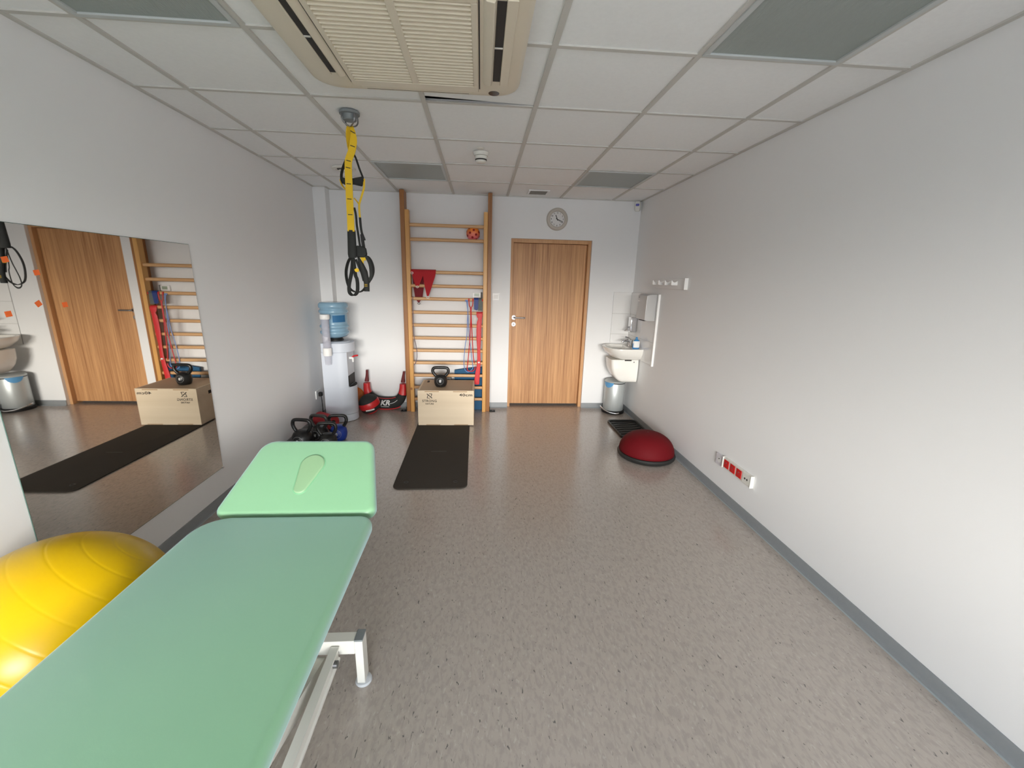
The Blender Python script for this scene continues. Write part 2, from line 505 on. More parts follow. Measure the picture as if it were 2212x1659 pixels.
# front wall (behind the camera) with the window
wf = MB(); x0, x1, z0, z1 = WIN
wf.box(XL, x0, YF - .15, YF, 0, 2.75); wf.box(x1, XR, YF - .15, YF, 0, 2.75)
wf.box(x0, x1, YF - .15, YF, 0, z0); wf.box(x0, x1, YF - .15, YF, z1, 2.75)
struct('wall_front', wf, M['wall'])
fr = MB(); yw0, yw1 = YF - .13, YF - .07
for a, b, c, d in ((x0, x1, z0, z0 + .06), (x0, x1, z1 - .06, z1)): fr.box(a, b, yw0, yw1, c, d)
for xx in (x0, x0 + (x1 - x0) / 3 - .035, x0 + 2 * (x1 - x0) / 3 - .035, x1 - .07): fr.box(xx, xx + .07, yw0, yw1, z0 + .06, z1 - .06)
wroot = struct('window_1', fr, M['white'])
struct('window_sill', MB().box(x0 - .05, x1 + .05, YF - .06, YF + .1, z0 - .03, z0), M['white'], wroot)

# ceiling: tiles, one sitting crooked beside the cassette
ce = MB(); g = .6; h0, h1 = ZC + .003, ZC + .015
for i in range(-1, 6):
    for j in range(-10, 7):
        xa, xb, ya, yb = i * g, (i + 1) * g, j * g, (j + 1) * g
        if j == 5: yb = YB + .05
        if j == 6: continue
        if i == 5: xb = XR + .05
        if i == -1: xa = XL - .05
        if (i, j) == (2, 1):
            vs = [(xa, ya), (xb, ya), (xb, 1.188), (xa, 1.138)]
            ce.prism(vs, lambda a, b, d: (a, b, d), h0, h1)
        else: ce.box(xa, xb, ya, yb, h0, h1)
croot = struct('ceiling', ce, M['ceiling'], smooth=0)
struct('upper_slab', MB().box(XL - .15, XR + .15, YF - .1, YB + .15, 2.70, 2.80), M['concrete'], croot)
gr = MB(); hw = .0125
for i in range(0, 6): gr.box(i * g - hw, i * g + hw, YF, YB, ZC - .004, ZC + .003)
for j in range(-9, 6):
    xs = [XL] + [k * g for k in range(0, 6)] + [XR]
    for a, b in zip(xs[:-1], xs[1:]):
        gr.box(a + (hw if a != XL else 0), b - (hw if b != XR else 0), j * g - .011, j * g + .011, ZC - .0035, ZC + .003)
struct('ceiling_grid', gr, M['grid'], croot, smooth=0)
an = MB()
an.box(XL, XL + .02, YF, 3.497, ZC - .005, ZC + .003); an.box(XR - .02, XR, YF, YB, ZC - .005, ZC + .003)
an.box(-.147, XR, YB - .02, YB, ZC - .005, ZC + .003); an.box(XL, -.127, 3.477, 3.497, ZC - .005, ZC + .003)
an.box(-.147, -.127, 3.497, YB - .02, ZC - .005, ZC + .003)
struct('trim_2', an, M['grid'], smooth=0)

# skirting: coved strip with a pale weld line at the floor
def skirting(name, path):
    """path: corner points, the room on the left of the walking direction"""
    s = MB(); w = MB()
    for (ax, ay), (bx, by) in zip(path[:-1], path[1:]):
        t = Vector((bx - ax, by - ay, 0)).normalized(); nrm = Vector((-t.y, t.x, 0))
        sec = [(0, .062), (.006, .062), (.008, .058), (.008, .018), (.012, .006), (.020, .0015), (.020, 0), (0, 0)]
        A, B = Vector((ax, ay, 0)), Vector((bx, by, 0))
        s.loops([[A + nrm * p + Vector((0, 0, q)) for p, q in sec], [B + nrm * p + Vector((0, 0, q)) for p, q in sec]])
        sec2 = [(.020, 0), (.020, .0018), (.0285, .0018), (.0285, 0)]
        w.loops([[A + nrm * p + Vector((0, 0, q)) for p, q in sec2], [B + nrm * p + Vector((0, 0, q)) for p, q in sec2]])
    o = struct(name, s, M['base']); struct('weld_strip', w, M['base_light'], o)
skirting('baseboard_right', [(XR, YF), (XR, YB)])
skirting('baseboard_left', [(XL, 3.497), (XL, YF)])
skirting('baseboard_back', [(XR, YB), (DX1, YB)])
skirting('baseboard_door', [(DX0, YB), (-.147, YB), (-.147, 3.497), (XL, 3.497)])

# door
jm = MB(); ya, yb = YB + .035, YB + .16
jm.box(DX0, DX0 + .032, ya, yb, 0, DZ); jm.box(DX1 - .034, DX1, ya, yb, 0, DZ); jm.box(DX0 + .032, DX1 - .034, ya, yb, DZ - .042, DZ)
droot = struct('door_1', jm, M['jamb'], bev=.002)
lx0, lx1, ly, lz1 = DX0 + .035, DX1 - .037, YB + .085, DZ - .045
struct('door_leaf', MB().box(lx0, lx1, ly, ly + .04, .028, lz1), M['door'], droot, bev=.002)
struct('door_backing', MB().box(DX0 - .1, DX1 + .1, YB + .17, YB + .19, 0, 2.2), M['dark'], droot)
hx, hz = 1.915, 1.121
hd = MB(); hd.cyl((hx, ly, hz), (hx, ly - .008, hz), .027, n=28); hd.cyl((hx, ly - .008, hz), (hx, ly - .05, hz), .010)
hd.tube(smooth_pts([(hx, ly - .045, hz), (hx + .012, ly - .052, hz), (hx + .03, ly - .054, hz), (hx + .118, ly - .054, hz), (hx + .128, ly - .052, hz)], 4), .009, 12)
struct('door_handle', hd, M['steel'], droot)
lk = MB(); lk.cyl((hx, ly, hz - .083), (hx, ly - .007, hz - .083), .026, n=28)
lko = struct('lock_rosette', lk, M['steel'], droot)
struct('keyhole', MB().cyl((hx, ly - .007, hz - .083), (hx, ly - .010, hz - .083), .010, n=16), M['chrome'], droot)

# ================================================================== CEILING THINGS
def light_panel(x, y, label):
    t = thing('ceiling_light', label, 'ceiling light', (x, y, ZC), 'square ceiling lights, switched off')
    f = MB(); q = .584 / 2; r_ = q - .022
    for a, b, c, d in ((-q, q, -q, -r_), (-q, q, r_, q), (-q, -r_, -r_, r_), (r_, q, -r_, r_)):
        f.box(x + a, x + b, y + c, y + d, ZC - .010, ZC + .002)
    part('frame', f, M['light_frame'], t, bev=.002)
    part('diffuser', MB().box(x - r_, x + r_, y - r_, y + r_, ZC - .003, ZC + .002), M['diffuser'], t)
    return t
light_panel(.3, .3, 'square grey ceiling light panel between the left wall and the air conditioner')
light_panel(2.7, .3, 'large square grey ceiling light panel nearest the camera above the right wall')
light_panel(.9, 2.7, 'square ceiling light panel with brown smudges in front of the wall bars')
light_panel(2.7, 2.7, 'square ceiling light panel in front of the door, near the far right corner')

# air-conditioning cassette
ax, ay_, az = 1.21, .525, 2.430
t = thing('air_conditioner', 'cream four-way ceiling air conditioner cassette with slatted grille', 'air conditioner', (ax, ay_, ZC))
pn = MB(); o_ = rrect(ax - .475, ax + .475, ay_ - .475, ay_ + .475, .115, 10)
def inset(o, d, c=(ax, ay_)): return [(c[0] + (a - c[0]) * (1 - d / .475), c[1] + (b - c[1]) * (1 - d / .475)) for a, b in o]
pn.loops([[Vector((a, b, z)) for a, b in inset(o_, d)] for d, z in ((.03, ZC), (.006, ZC - .012), (0, ZC - .026), (.006, az + .006), (.022, az), (.05, az - .002))])
part('panel', pn, M['cream'], t, smooth=50)
gx0, gx1, gy0, gy1 = ax - .297, ax + .283, .23, .925
gf = MB(); gz = az - .004
for a, b, c, d in ((gx0, gx1, gy0, gy0 + .05), (gx0, gx1, gy1 - .055, gy1), (gx0, gx0 + .022, gy0 + .05, gy1 - .055), (gx1 - .022, gx1, gy0 + .05, gy1 - .055), (ax - .018, ax + .012, gy0 + .05, gy1 - .055)):
    gf.box(a, b, c, d, gz - .006, az + .004)
gfo = part('grille_frame', gf, M['cream'], t, bev=.003)
sl = MB(); n_s = 23; yy0, yy1 = gy0 + .052, gy1 - .058
for k in range(n_s):
    yc = yy0 + (yy1 - yy0) * (k + .5) / n_s; p_ = (yy1 - yy0) / n_s
    for xa, xb in ((gx0 + .022, ax - .018), (ax + .012, gx1 - .022)):
        sl.prism([(yc - p_ * .36, gz + .0035), (yc - p_ * .30, gz - .005), (yc - p_ * .16, gz - .007), (yc + p_ * .16, gz - .003), (yc + p_ * .20, gz + .0035)], lambda a, b, d: (d, a, b), xa, xb)
part('slats', sl, M['cream'], t, smooth=0)
part('grille_backing', MB().box(gx0 + .02, gx1 - .02, yy0, yy1, az - .001, az + .001), M['slat_gap_shade'], t)
for a, b in ((gx0 - .006, gx0 - .002), (gx1 + .003, gx1 + .008)): part('grille_seam', MB().box(a, b, gy0, gy1 - .02, az - .0035, az), M['dark'], t)
for nm, sx0, sx1 in (('L', .842, .866), ('R', 1.558, 1.590)):
    q = part('air_outlet', MB().box(sx0, sx1, .27, .82, az - .0035, az), M['dark'], t)
    lv = MB()
    if nm == 'L':
        lv.prism([(.868, az - .001), (.905, az - .001), (.895, az - .010), (.876, az - .014)], lambda a, b, d: (a, d, b), .26, .84)
        lv2 = MB().box(.832, .8415, .26, .84, az - .006, az)
    else:
        lv.prism([(1.512, az - .001), (1.556, az - .001), (1.550, az - .016), (1.524, az - .012)], lambda a, b, d: (a, d, b), .26, .84)
        lv2 = MB().box(1.591, 1.628, .26, .85, az - .007, az)
    part('louver', lv, M['cream'], t, bev=.002); part('outlet_rim', lv2, M['cream'], t, bev=.002)
    part('vane', MB().box(sx0, sx1, .54, .548, az - .006, az), M['offwhite'], t)
part('air_outlet', MB().box(.965, 1.447, .957, .963, az - .0035, az), M['dark'], t)
part('louver', MB().box(.945, 1.468, .935, .955, az - .006, az), M['cream'], t, bev=.003)
ls = MB().lathe((1.567, .945, az), [(.001, -.003), (.026, -.003), (.027, 0)], 24)
part('receiver_lens', ls, M['lens'], t)

# suspension trainer mount
mx, my = .751, 1.398
t = thing('ceiling_mount', 'grey round ceiling mount with bent steel bars above the yellow strap', 'ceiling mount', (mx, my, ZC))
part('plate', MB().lathe((mx, my, ZC), [(.001, -.048), (.034, -.047), (.038, -.043), (.040, -.018), (.056, -.016), (.057, -.003), (.054, 0)], 40), M['grey_cap'], t)
tip = Vector((mx, my, 2.392))
for k in range(4):
    a = pi / 4 + k * pi / 2
    d = Vector((cos(a), sin(a), 0))
    part('bar', MB().tube(smooth_pts([Vector((mx, my, ZC - .02)) + d * .050, Vector((mx, my, ZC - .048)) + d * .049, Vector((mx, my, ZC - .066)) + d * .034, tip + d * .006 + Vector((0, 0, .004))], 5), .0042, 8), M['steel'], t)

# suspension trainer (folded up, hanging)
t = thing('suspension_trainer', 'yellow and black suspension trainer hanging folded from the ceiling mount', 'suspension trainer', (mx, my, 2.38))
YT = 1.40
def zx(l, y=YT): return [(a, y, b) for a, b in l]
main = smooth_pts([(.753, 1.402, 2.400), (.764, 1.390, 2.385), (.771, 1.380, 2.335), (.760, 1.376, 2.27), (.738, 1.374, 2.216), (.732, 1.374, 2.17), (.730, 1.374, 2.083), (.728, 1.374, 2.0), (.727, 1.374, 1.911), (.725, 1.374, 1.820)], 6)
wid = [.017 + .024 * min(1, max(0, (2.392 - p.z) / .075)) for p in main]
ys = part('main_strap', MB().tube(main, wid, sec=[(-.5, -.05), (.5, -.05), (.5, .05), (-.5, .05)], side=(1, 0, 0)), M['yellow_web'], t)
stz = [(.769, 2.362, .5, 1.380), (.764, 2.288, .3, 1.3775), (.737, 2.209, .2, 1.374), (.732, 2.172, .2, 1.374), (.730, 2.085, .05, 1.374), (.728, 2.002, .05, 1.374), (.727, 1.915, 0, 1.374)]
for a, b, tl, yq in stz:
    part('stitch_mark', MB().strip([(a - .013, yq - .0032, b + tl * .013), (a + .013, yq - .0032, b - tl * .013)], (0, 0, 1), .0042, .0012), M['black_web'], ys)
part('anchor_loop', MB().strip(smooth_pts([(.751, 1.402, 2.398), (.740, 1.405, 2.387), (.734, 1.407, 2.346), (.741, 1.400, 2.288), (.752, 1.392, 2.243)], 6), (.6, .8, 0), .032, .004), M['yellow_web'], t)
part('upper_webbing', MB().strip(smooth_pts(zx([(.765, 2.30), (.750, 2.262), (.718, 2.222), (.690, 2.165), (.681, 2.118), (.690, 2.090)], 1.398), 6), (.35, 1, 0), .020, .004), M['black_web'], t)
part('upper_webbing', MB().strip(smooth_pts(zx([(.752, 2.262), (.769, 2.238), (.789, 2.175), (.806, 2.126), (.805, 2.095)], 1.400), 6), (.35, 1, 0), .016, .004), M['black_web'], t)
gp = MB().prism([(.676, 2.128), (.711, 2.118), (.751, 2.121), (.808, 2.133), (.811, 2.112), (.799, 2.079), (.749, 2.088), (.697, 2.083), (.688, 2.096)], lambda a, b, d: (a, d, b), 1.386, 1.410)
part('upper_grip', gp, M['black_web'], t, bev=.006)
part('adjuster_strap', MB().strip(smooth_pts(zx([(.677, 2.112), (.682, 2.086), (.694, 2.068), (.716, 2.048)], 1.392), 5), (.5, 1, 0), .012, .003), M['yellow_web'], t)
part('adjuster_strap', MB().strip(smooth_pts(zx([(.813, 2.122), (.808, 2.07), (.796, 2.035), (.781, 1.995), (.775, 1.975), (.774, 1.934), (.775, 1.905)], 1.400), 5), (.8, .6, 0), .011, .003), M['yellow_web'], t)
part('adjuster_strap', MB().strip(smooth_pts(zx([(.748, 2.013), (.764, 1.994), (.775, 1.978)], 1.398), 5), (.4, 1, 0), .012, .003), M['yellow_web'], t)
part('lower_webbing', MB().strip(smooth_pts(zx([(.745, 1.96), (.752, 1.92), (.754, 1.86), (.760, 1.80), (.765, 1.745), (.772, 1.71)], 1.400), 5), (.8, .5, 0), .012, .004), M['black_web'], t)
part('lower_webbing', MB().strip(smooth_pts(zx([(.775, 1.905), (.777, 1.845), (.783, 1.80), (.788, 1.75), (.794, 1.70), (.803, 1.67)], 1.402), 5), (1, .2, 0), .014, .004), M['black_web'], t)
part('buckle', MB().prism([(.772, 1.806), (.788, 1.814), (.801, 1.777), (.798, 1.772), (.790, 1.776), (.789, 1.735), (.778, 1.735)], lambda a, b, d: (a, d, b), 1.390, 1.408), M['black_plastic'], t, bev=.002)
cv = MB().loops([[Vector((c + w * cos(a), 1.386 + .016 * sin(a), z)) for a in [2 * pi * i / 20 for i in range(20)]] for c, w, z in ((.7235, .0235, 1.828), (.7235, .0245, 1.822), (.722, .026, 1.75), (.720, .027, 1.69), (.720, .024, 1.668))])
part('strap_cover', cv, M['black_web'], t)
part('knot', MB().prism([(.745, 1.742), (.776, 1.738), (.801, 1.728), (.806, 1.69), (.79, 1.672), (.742, 1.672)], lambda a, b, d: (a, d, b), 1.388, 1.414), M['black_web'], t, bev=.006)
loopA = smooth_pts(zx([(.712, 1.676), (.690, 1.652), (.674, 1.610), (.668, 1.573), (.670, 1.533), (.678, 1.497), (.692, 1.474), (.720, 1.460), (.745, 1.461), (.772, 1.478), (.805, 1.524), (.822, 1.549), (.834, 1.58), (.836, 1.614), (.826, 1.652), (.807, 1.678), (.775, 1.686), (.74, 1.684)], 1.408), 5, True)
part('foot_loop', MB().strip(loopA, (.45, .9, 0), .022, .004, True), M['black_web'], t)
loopB = smooth_pts(zx([(.722, 1.668), (.727, 1.611), (.731, 1.562), (.738, 1.541), (.740, 1.504), (.734, 1.459), (.710, 1.440), (.688, 1.456), (.687, 1.497), (.698, 1.543), (.708, 1.58), (.716, 1.626)], 1.388), 5, True)
part('foot_loop', MB().strip(loopB, (.75, .7, 0), .022, .005, True), M['black_web'], t)
fg = MB().loops([[Vector((c + w * cos(a) + 0, 1.398 + .014 * sin(a), z)) for a in [2 * pi * i / 20 for i in range(20)]] for c, w, z in ((.752, .006, 1.672), (.768, .016, 1.63), (.781, .022, 1.59), (.791, .019, 1.54), (.794, .017, 1.515), (.792, .017, 1.466))])
part('foam_grip', fg, M['black_web'], t)
part('inner_webbing', MB().strip(smooth_pts(zx([(.735, 1.66), (.748, 1.62), (.764, 1.58), (.775, 1.53)], 1.404), 5), (.9, .3, 0), .014, .004), M['black_web'], t)
part('inner_webbing', MB().strip(smooth_pts(zx([(.800, 1.680), (.818, 1.64), (.824, 1.60), (.822, 1.555), (.806, 1.53)], 1.396), 5), (.9, .3, 0), .018, .004), M['black_web'], t)
part('yellow_tab', MB().prism([(.760, 1.676), (.794, 1.681), (.796, 1.656), (.782, 1.652), (.781, 1.628), (.774, 1.612), (.766, 1.632), (.770, 1.655)], lambda a, b, d: (a, d, b), 1.400, 1.405), M['yellow_web'], t)
part('yellow_tab', MB().prism([(.727, 1.597), (.743, 1.607), (.756, 1.600), (.753, 1.584), (.735, 1.583)], lambda a, b, d: (a, d, b), 1.380, 1.385), M['yellow_web'], t)
for k in range(3):
    part('grip_mark', MB().box(.784, .802, 1.3825, 1.384, 1.497 + k * .006, 1.4985 + k * .006), M['yellow_web'], t)

# smaller ceiling fittings
t = thing('smoke_detector', 'cream smoke detector with dark slots on the ceiling before the wall bars', 'smoke detector', (1.505, 2.06, ZC))
part('base', MB().lathe((1.505, 2.06, ZC), [(.001, -.026), (.052, -.024), (.058, -.012), (.060, 0)], 36), M['offwhite'], t)
part('sensor_head', MB().lathe((1.505, 2.06, ZC), [(.001, -.072), (.030, -.071), (.038, -.066), (.040, -.058), (.043, -.044), (.046, -.026)], 36), M['offwhite'], t)
part('slot_ring', MB().lathe((1.505, 2.06, ZC), [(.0405, -.056), (.0425, -.056), (.0440, -.047), (.0420, -.047)], 36), M['dark'], t)
single('detector_light', MB().lathe((1.50, 1.955, ZC), [(.001, -.008), (.022, -.007), (.028, -.003), (.029, 0)], 28), M['offwhite'], (1.50, 1.955, ZC), 'small pale round indicator light in the ceiling tile just before the smoke detector', 'indicator light')
t = thing('air_valve', 'round pale air valve in the ceiling half hidden by the yellow strap', 'air valve', (.305, 2.70, ZC))
part('rim', MB().lathe((.305, 2.70, ZC), [(.052, -.004), (.07, -.014), (.098, -.010), (.102, 0), (.052, 0)], 40), M['offwhite'], t)
part('disc', MB().lathe((.305, 2.70, ZC), [(.001, -.03), (.040, -.028), (.046, -.022), (.040, -.014), (.001, -.014)], 36), M['offwhite'], t)
part('gap', MB().lathe((.305, 2.70, ZC), [(.001, -.010), (.056, -.010), (.056, -.002), (.001, -.002)], 36), M['dark'], t)
t = thing('ceiling_vent', 'small rectangular grey ceiling vent above the clock', 'vent', (2.11, 3.36, ZC))
vy0, vy1 = 3.245, 3.475
vf = MB()
for a, b, c, d in ((2.0, 2.22, vy0, vy0 + .02), (2.0, 2.22, vy1 - .02, vy1), (2.0, 2.02, vy0 + .02, vy1 - .02), (2.2, 2.22, vy0 + .02, vy1 - .02)): vf.box(a, b, c, d, ZC - .008, ZC + .001)
part('frame', vf, M['ceiling'], t, bev=.002)
vs = MB()
for k in range(12): vs.box(2.02, 2.2, vy0 + .024 + k * .0155, vy0 + .033 + k * .0155, ZC - .006, ZC - .003)
part('slats', vs, M['vent'], t, smooth=0)
part('backing', MB().box(2.02, 2.2, vy0 + .02, vy1 - .02, ZC - .002, ZC + .001), M['vent'], t)

# ================================================================== BACK WALL THINGS
# wall bars
t = thing('wall_bars', 'tall pine wall bars with thirteen rungs against the back wall', 'wall bars', (1.13, 3.5, 0))
PX = ((.638, .686), (1.584, 1.628))
for a, b in PX: part('wall_post', MB().box(a, b, 3.452, YB - .022, 0, ZC - .006), M['pine_dark'], t, bev=.003, label='dark aged pine post from floor to ceiling')
for a, b in ((.690, .734), (1.538, 1.582)): part('rail', MB().box(a, b, 3.425, 3.505, 0, 2.268), M['pine'], t, bev=.004)
RZ = [2.119, 1.970, 1.625, 1.476, 1.333, 1.181, 1.034, .886, .740, .594, .443, .296, .152]
YR = 3.462
for z in RZ:
    part('rung', MB().tube([(.734, YR, z), (1.538, YR, z)], 1.0, sec=[(.0185 * cos(a), .0155 * sin(a)) for a in [2 * pi * i / 14 for i in range(14)]], side=(0, 0, 1)), M['rung'], t)
for s, xp in ((1, 1.628), (-1, .638)):
    fp = MB(); fp.box(min(xp, xp + s * .07), max(xp, xp + s * .07), 3.43, 3.50, 0, .006); fp.box(min(xp, xp + s * .006), max(xp, xp + s * .006), 3.44, 3.49, .006, .05)
    q = part('foot_bracket', fp, M['black_plastic'], t, bev=.001)
    part('screw', MB().lathe((xp + s * .04, 3.465, .006), [(.009, 0), (.009, .004), (.005, .007), (.001, .0075)], 12), M['steel'], q)

# perforated ball resting on the second rung
t = thing('perforated_ball', 'orange and pink ball dotted with red holes between the top two rungs', 'ball', (1.421, 3.515, 2.052))
bc = Vector((1.421, 3.515, 2.052)); br = .0755
part('shell', MB().sphere(bc, br, 40, 24), M['ball_orange'], t)
N = 26
for k in range(N):
    z = 1 - 2 * (k + .5) / N; ph = k * pi * (3 - sqrt(5)) + .6
    d = Vector((sqrt(1 - z * z) * cos(ph), sqrt(1 - z * z) * sin(ph), z))
    e = d.orthogonal().normalized(); f_ = d.cross(e)
    part('hole', MB().loops([[bc + (d * cos(q) + (e * cos(a) + f_ * sin(a)) * sin(q)).normalized() * (br + .0008) for a in [2 * pi * i / 12 for i in range(12)]] for q in (.175, .001)], False, True), M['ball_hole'], t)

# red fabric slings over the third rung (z 1.625)
ytop = 3.462
t = thing('red_sling', 'red fabric sling with two pointed ends over the third rung, left side', 'exercise band', (.87, 3.44, 1.64))
def flap(pts, y): return MB().prism(pts, lambda a, b, d: (a, d, b), y, y + .004)
fp = MB()
top = [Vector((0, 3.441, 1.615)), Vector((0, 3.440, 1.63)), Vector((0, 3.446, 1.645)), Vector((0, 3.462, 1.652)), Vector((0, 3.480, 1.644)), Vector((0, 3.484, 1.61))]
fp.strip([p + Vector((.874, 0, 0)) for p in top], (1, 0, 0), .272, .004)
part('wrap', fp, M['red_cloth'], t)
r1 = part('pointed_end', flap([(.742, 1.625), (.872, 1.625), (.869, 1.585), (.824, 1.478), (.803, 1.468), (.782, 1.478), (.760, 1.555)], 3.4375), M['red_cloth'], t)
r2 = part('pointed_end', flap([(.866, 1.625), (1.010, 1.625), (1.004, 1.585), (.93, 1.372), (.917, 1.356), (.905, 1.372), (.880, 1.50), (.869, 1.59)], 3.4370), M['red_cloth'], t)
for (a, b), q in (((.803, 1.462), r1), ((.917, 1.350), r2)):
    part('ring', MB().tube([(a + .014 * cos(u), 3.439, b + .010 * sin(u)) for u in [2 * pi * i / 16 for i in range(16)]], .0035, 8, True), M['white'], q)
part('ring', MB().tube([(.748 + .014 * cos(u), 3.436, 1.612 + .010 * sin(u)) for u in [2 * pi * i / 16 for i in range(16)]], .003, 8, True), M['white'], t)
t = thing('dark_red_sling', 'dark red sling hanging behind the bright red one, tip below the fifth rung', 'exercise band', (.81, 3.49, 1.55))
q = part('fabric', MB().prism([(.742, 1.60), (.872, 1.60), (.868, 1.46), (.850, 1.342), (.822, 1.30), (.808, 1.285), (.79, 1.30), (.768, 1.342), (.752, 1.46)], lambda a, b, d: (a, d, b), 3.490, 3.494), M['red_cloth_dark'], t)
part('ring', MB().tube([(.808 + .013 * cos(u), 3.492, 1.279 + .010 * sin(u)) for u in [2 * pi * i / 16 for i in range(16)]], .0035, 8, True), M['steel'], t)

# bands on the fifth rung (z 1.333) and sixth rung
def over(x, z, y0=3.440, y1=3.484, dz=.022):
    return [(x, y0, z), (x, y0 + .006, z + dz * .7), (x, YR, z + dz), (x, y1 - .006, z + dz * .7), (x, y1, z)]
zb = 1.333
t = thing('blue_tubing', 'pale blue resistance tube looped on the fifth rung, hanging to the blue mat', 'resistance tube', (1.36, 3.44, zb))
part('wrap', MB().strip(over(1.351, zb - .02), (1, 0, 0), .030, .006), M['blue_tube'], t)
for pts in ([(1.351, 3.438, 1.32), (1.366, 3.437, 1.20), (1.362, 3.436, 1.10), (1.356, 3.436, .94), (1.335, 3.436, .80), (1.322, 3.436, .64), (1.330, 3.437, .53), (1.368, 3.438, .494), (1.41, 3.437, .52), (1.426, 3.436, .545), (1.418, 3.436, .62), (1.400, 3.436, .78), (1.386, 3.436, .88), (1.374, 3.436, 1.05), (1.366, 3.437, 1.2), (1.360, 3.438, 1.32)],):
    part('tube', MB().tube(smooth_pts(pts, 5), .0042, 8), M['blue_tube'], t)
t = thing('red_tubing', 'thin red resistance tube in two long loops on the fifth rung', 'resistance tube', (1.40, 3.44, zb))
for xx in (1.378, 1.424): part('wrap', MB().strip(over(xx, zb - .01, 3.438, 3.486, .025), (1, 0, 0), .014, .007), M['red_band'], t)
part('tube', MB().tube(smooth_pts([(1.378, 3.437, 1.33), (1.383, 3.434, 1.27), (1.397, 3.432, 1.235), (1.400, 3.431, 1.1), (1.388, 3.431, .86), (1.366, 3.431, .60), (1.360, 3.431, .54), (1.372, 3.432, .51), (1.42, 3.432, .505), (1.447, 3.432, .53), (1.452, 3.432, .56)], 5), .0052, 8), M['red_band'], t)
part('tube', MB().tube(smooth_pts([(1.424, 3.437, 1.33), (1.419, 3.434, 1.27), (1.405, 3.432, 1.235), (1.407, 3.431, 1.1), (1.418, 3.431, .90), (1.430, 3.431, .70), (1.444, 3.431, .60)], 5), .0052, 8), M['red_band'], t)
t = thing('blue_band', 'wide dark blue latex band folded over the fifth rung', 'exercise band', (1.46, 3.44, zb))
part('fold', MB().strip(over(1.462, zb, 3.439, 3.485), (1, 0, 0), .055, .005), M['blue_band'], t)
part('hanging_end', flap([(1.436, 1.335), (1.489, 1.335), (1.482, 1.23), (1.470, 1.215), (1.438, 1.225)], 3.437), M['blue_band'], t)
t = thing('grey_band', 'grey latex band beside the dark blue band on the fifth rung', 'exercise band', (1.51, 3.44, zb))
part('fold', MB().strip(over(1.508, zb, 3.439, 3.485), (1, 0, 0), .034, .005), M['grey_band'], t)
part('hanging_end', flap([(1.491, 1.335), (1.526, 1.335), (1.528, 1.212), (1.480, 1.212), (1.485, 1.26)], 3.441), M['grey_band'], t)
single('red_clip_band', MB().strip(over(1.531, zb - .012, 3.438, 3.486, .024), (1, 0, 0), .011, .005), M['red_band'], (1.531, YR, zb), 'small red band end against the right rail on the fifth rung', 'exercise band')
zb = 1.181
t = thing('red_latex_band', 'wide red latex band knotted on the sixth rung, hanging below the plywood box top', 'exercise band', (1.5, 3.44, zb))
part('knot', MB().strip(over(1.500, zb - .01, 3.438, 3.487, .026), (1, 0, 0), .070, .007), M['red_band'], t)
prof = [(1.463, 1.536, 1.180), (1.466, 1.532, 1.150), (1.484, 1.526, 1.120), (1.470, 1.524, 1.085), (1.466, 1.522, 1.0), (1.466, 1.520, .90), (1.476, 1.512, .77), (1.478, 1.515, .65), (1.472, 1.516, .58), (1.456, 1.510, .48), (1.444, 1.504, .39), (1.446, 1.503, .355), (1.452, 1.498, .345)]
rings = [[Vector((a, 3.430, z)), Vector(((a + b) / 2, 3.424, z)), Vector((b, 3.430, z)), Vector((b, 3.436, z)), Vector(((a + b) / 2, 3.4365, z)), Vector((a, 3.436, z))] for a, b, z in prof]
part('hanging_band', MB().loops(rings), M['red_band'], t)
part('clasp', MB().sphere((1.497, 3.424, .612), .013, 16, 8, (1, .5, .8)), M['print_white'], t)

# cord on the left rail
single('elastic_cord', MB().tube(smooth_pts([(.747, 3.462, 1.353), (.749, 3.441, 1.335), (.748, 3.439, 1.279), (.746, 3.438, 1.10), (.749, 3.438, .914), (.772, 3.438, .79), (.778, 3.438, .68), (.764, 3.438, .608), (.742, 3.438, .57)], 6), .0038, 8), M['cord'], (.748, 3.44, 1.33), 'thin purple grey cord hanging beside the left rail of the wall bars', 'cord')

# wall controls
t = thing('thermostat', 'small white thermostat with grey display behind the wall bars', 'thermostat', (1.462, YB, 1.38))
part('body', MB().box(1.414, 1.512, YB - .022, YB, 1.350, 1.412), M['white'], t, bev=.004)
part('display', MB().box(1.437, 1.494, YB - .0235, YB - .0215, 1.366, 1.400), M['screen'], t)
part('side_plate', MB().box(1.512, 1.532, YB - .012, YB, 1.340, 1.415), M['grey_foam'], t, bev=.002)
t = thing('light_switch', 'white light switch on the wall between the wall bars and the door', 'light switch', (1.690, YB, 1.366))
part('plate', MB().box(1.648, 1.732, YB - .008, YB, 1.324, 1.408), M['white'], t, bev=.002)
part('rocker', MB().prism([(YB - .008, 1.345), (YB - .016, 1.347), (YB - .010, 1.388), (YB - .008, 1.388)], lambda a, b, d: (d, a, b), 1.664, 1.716), M['white'], t)

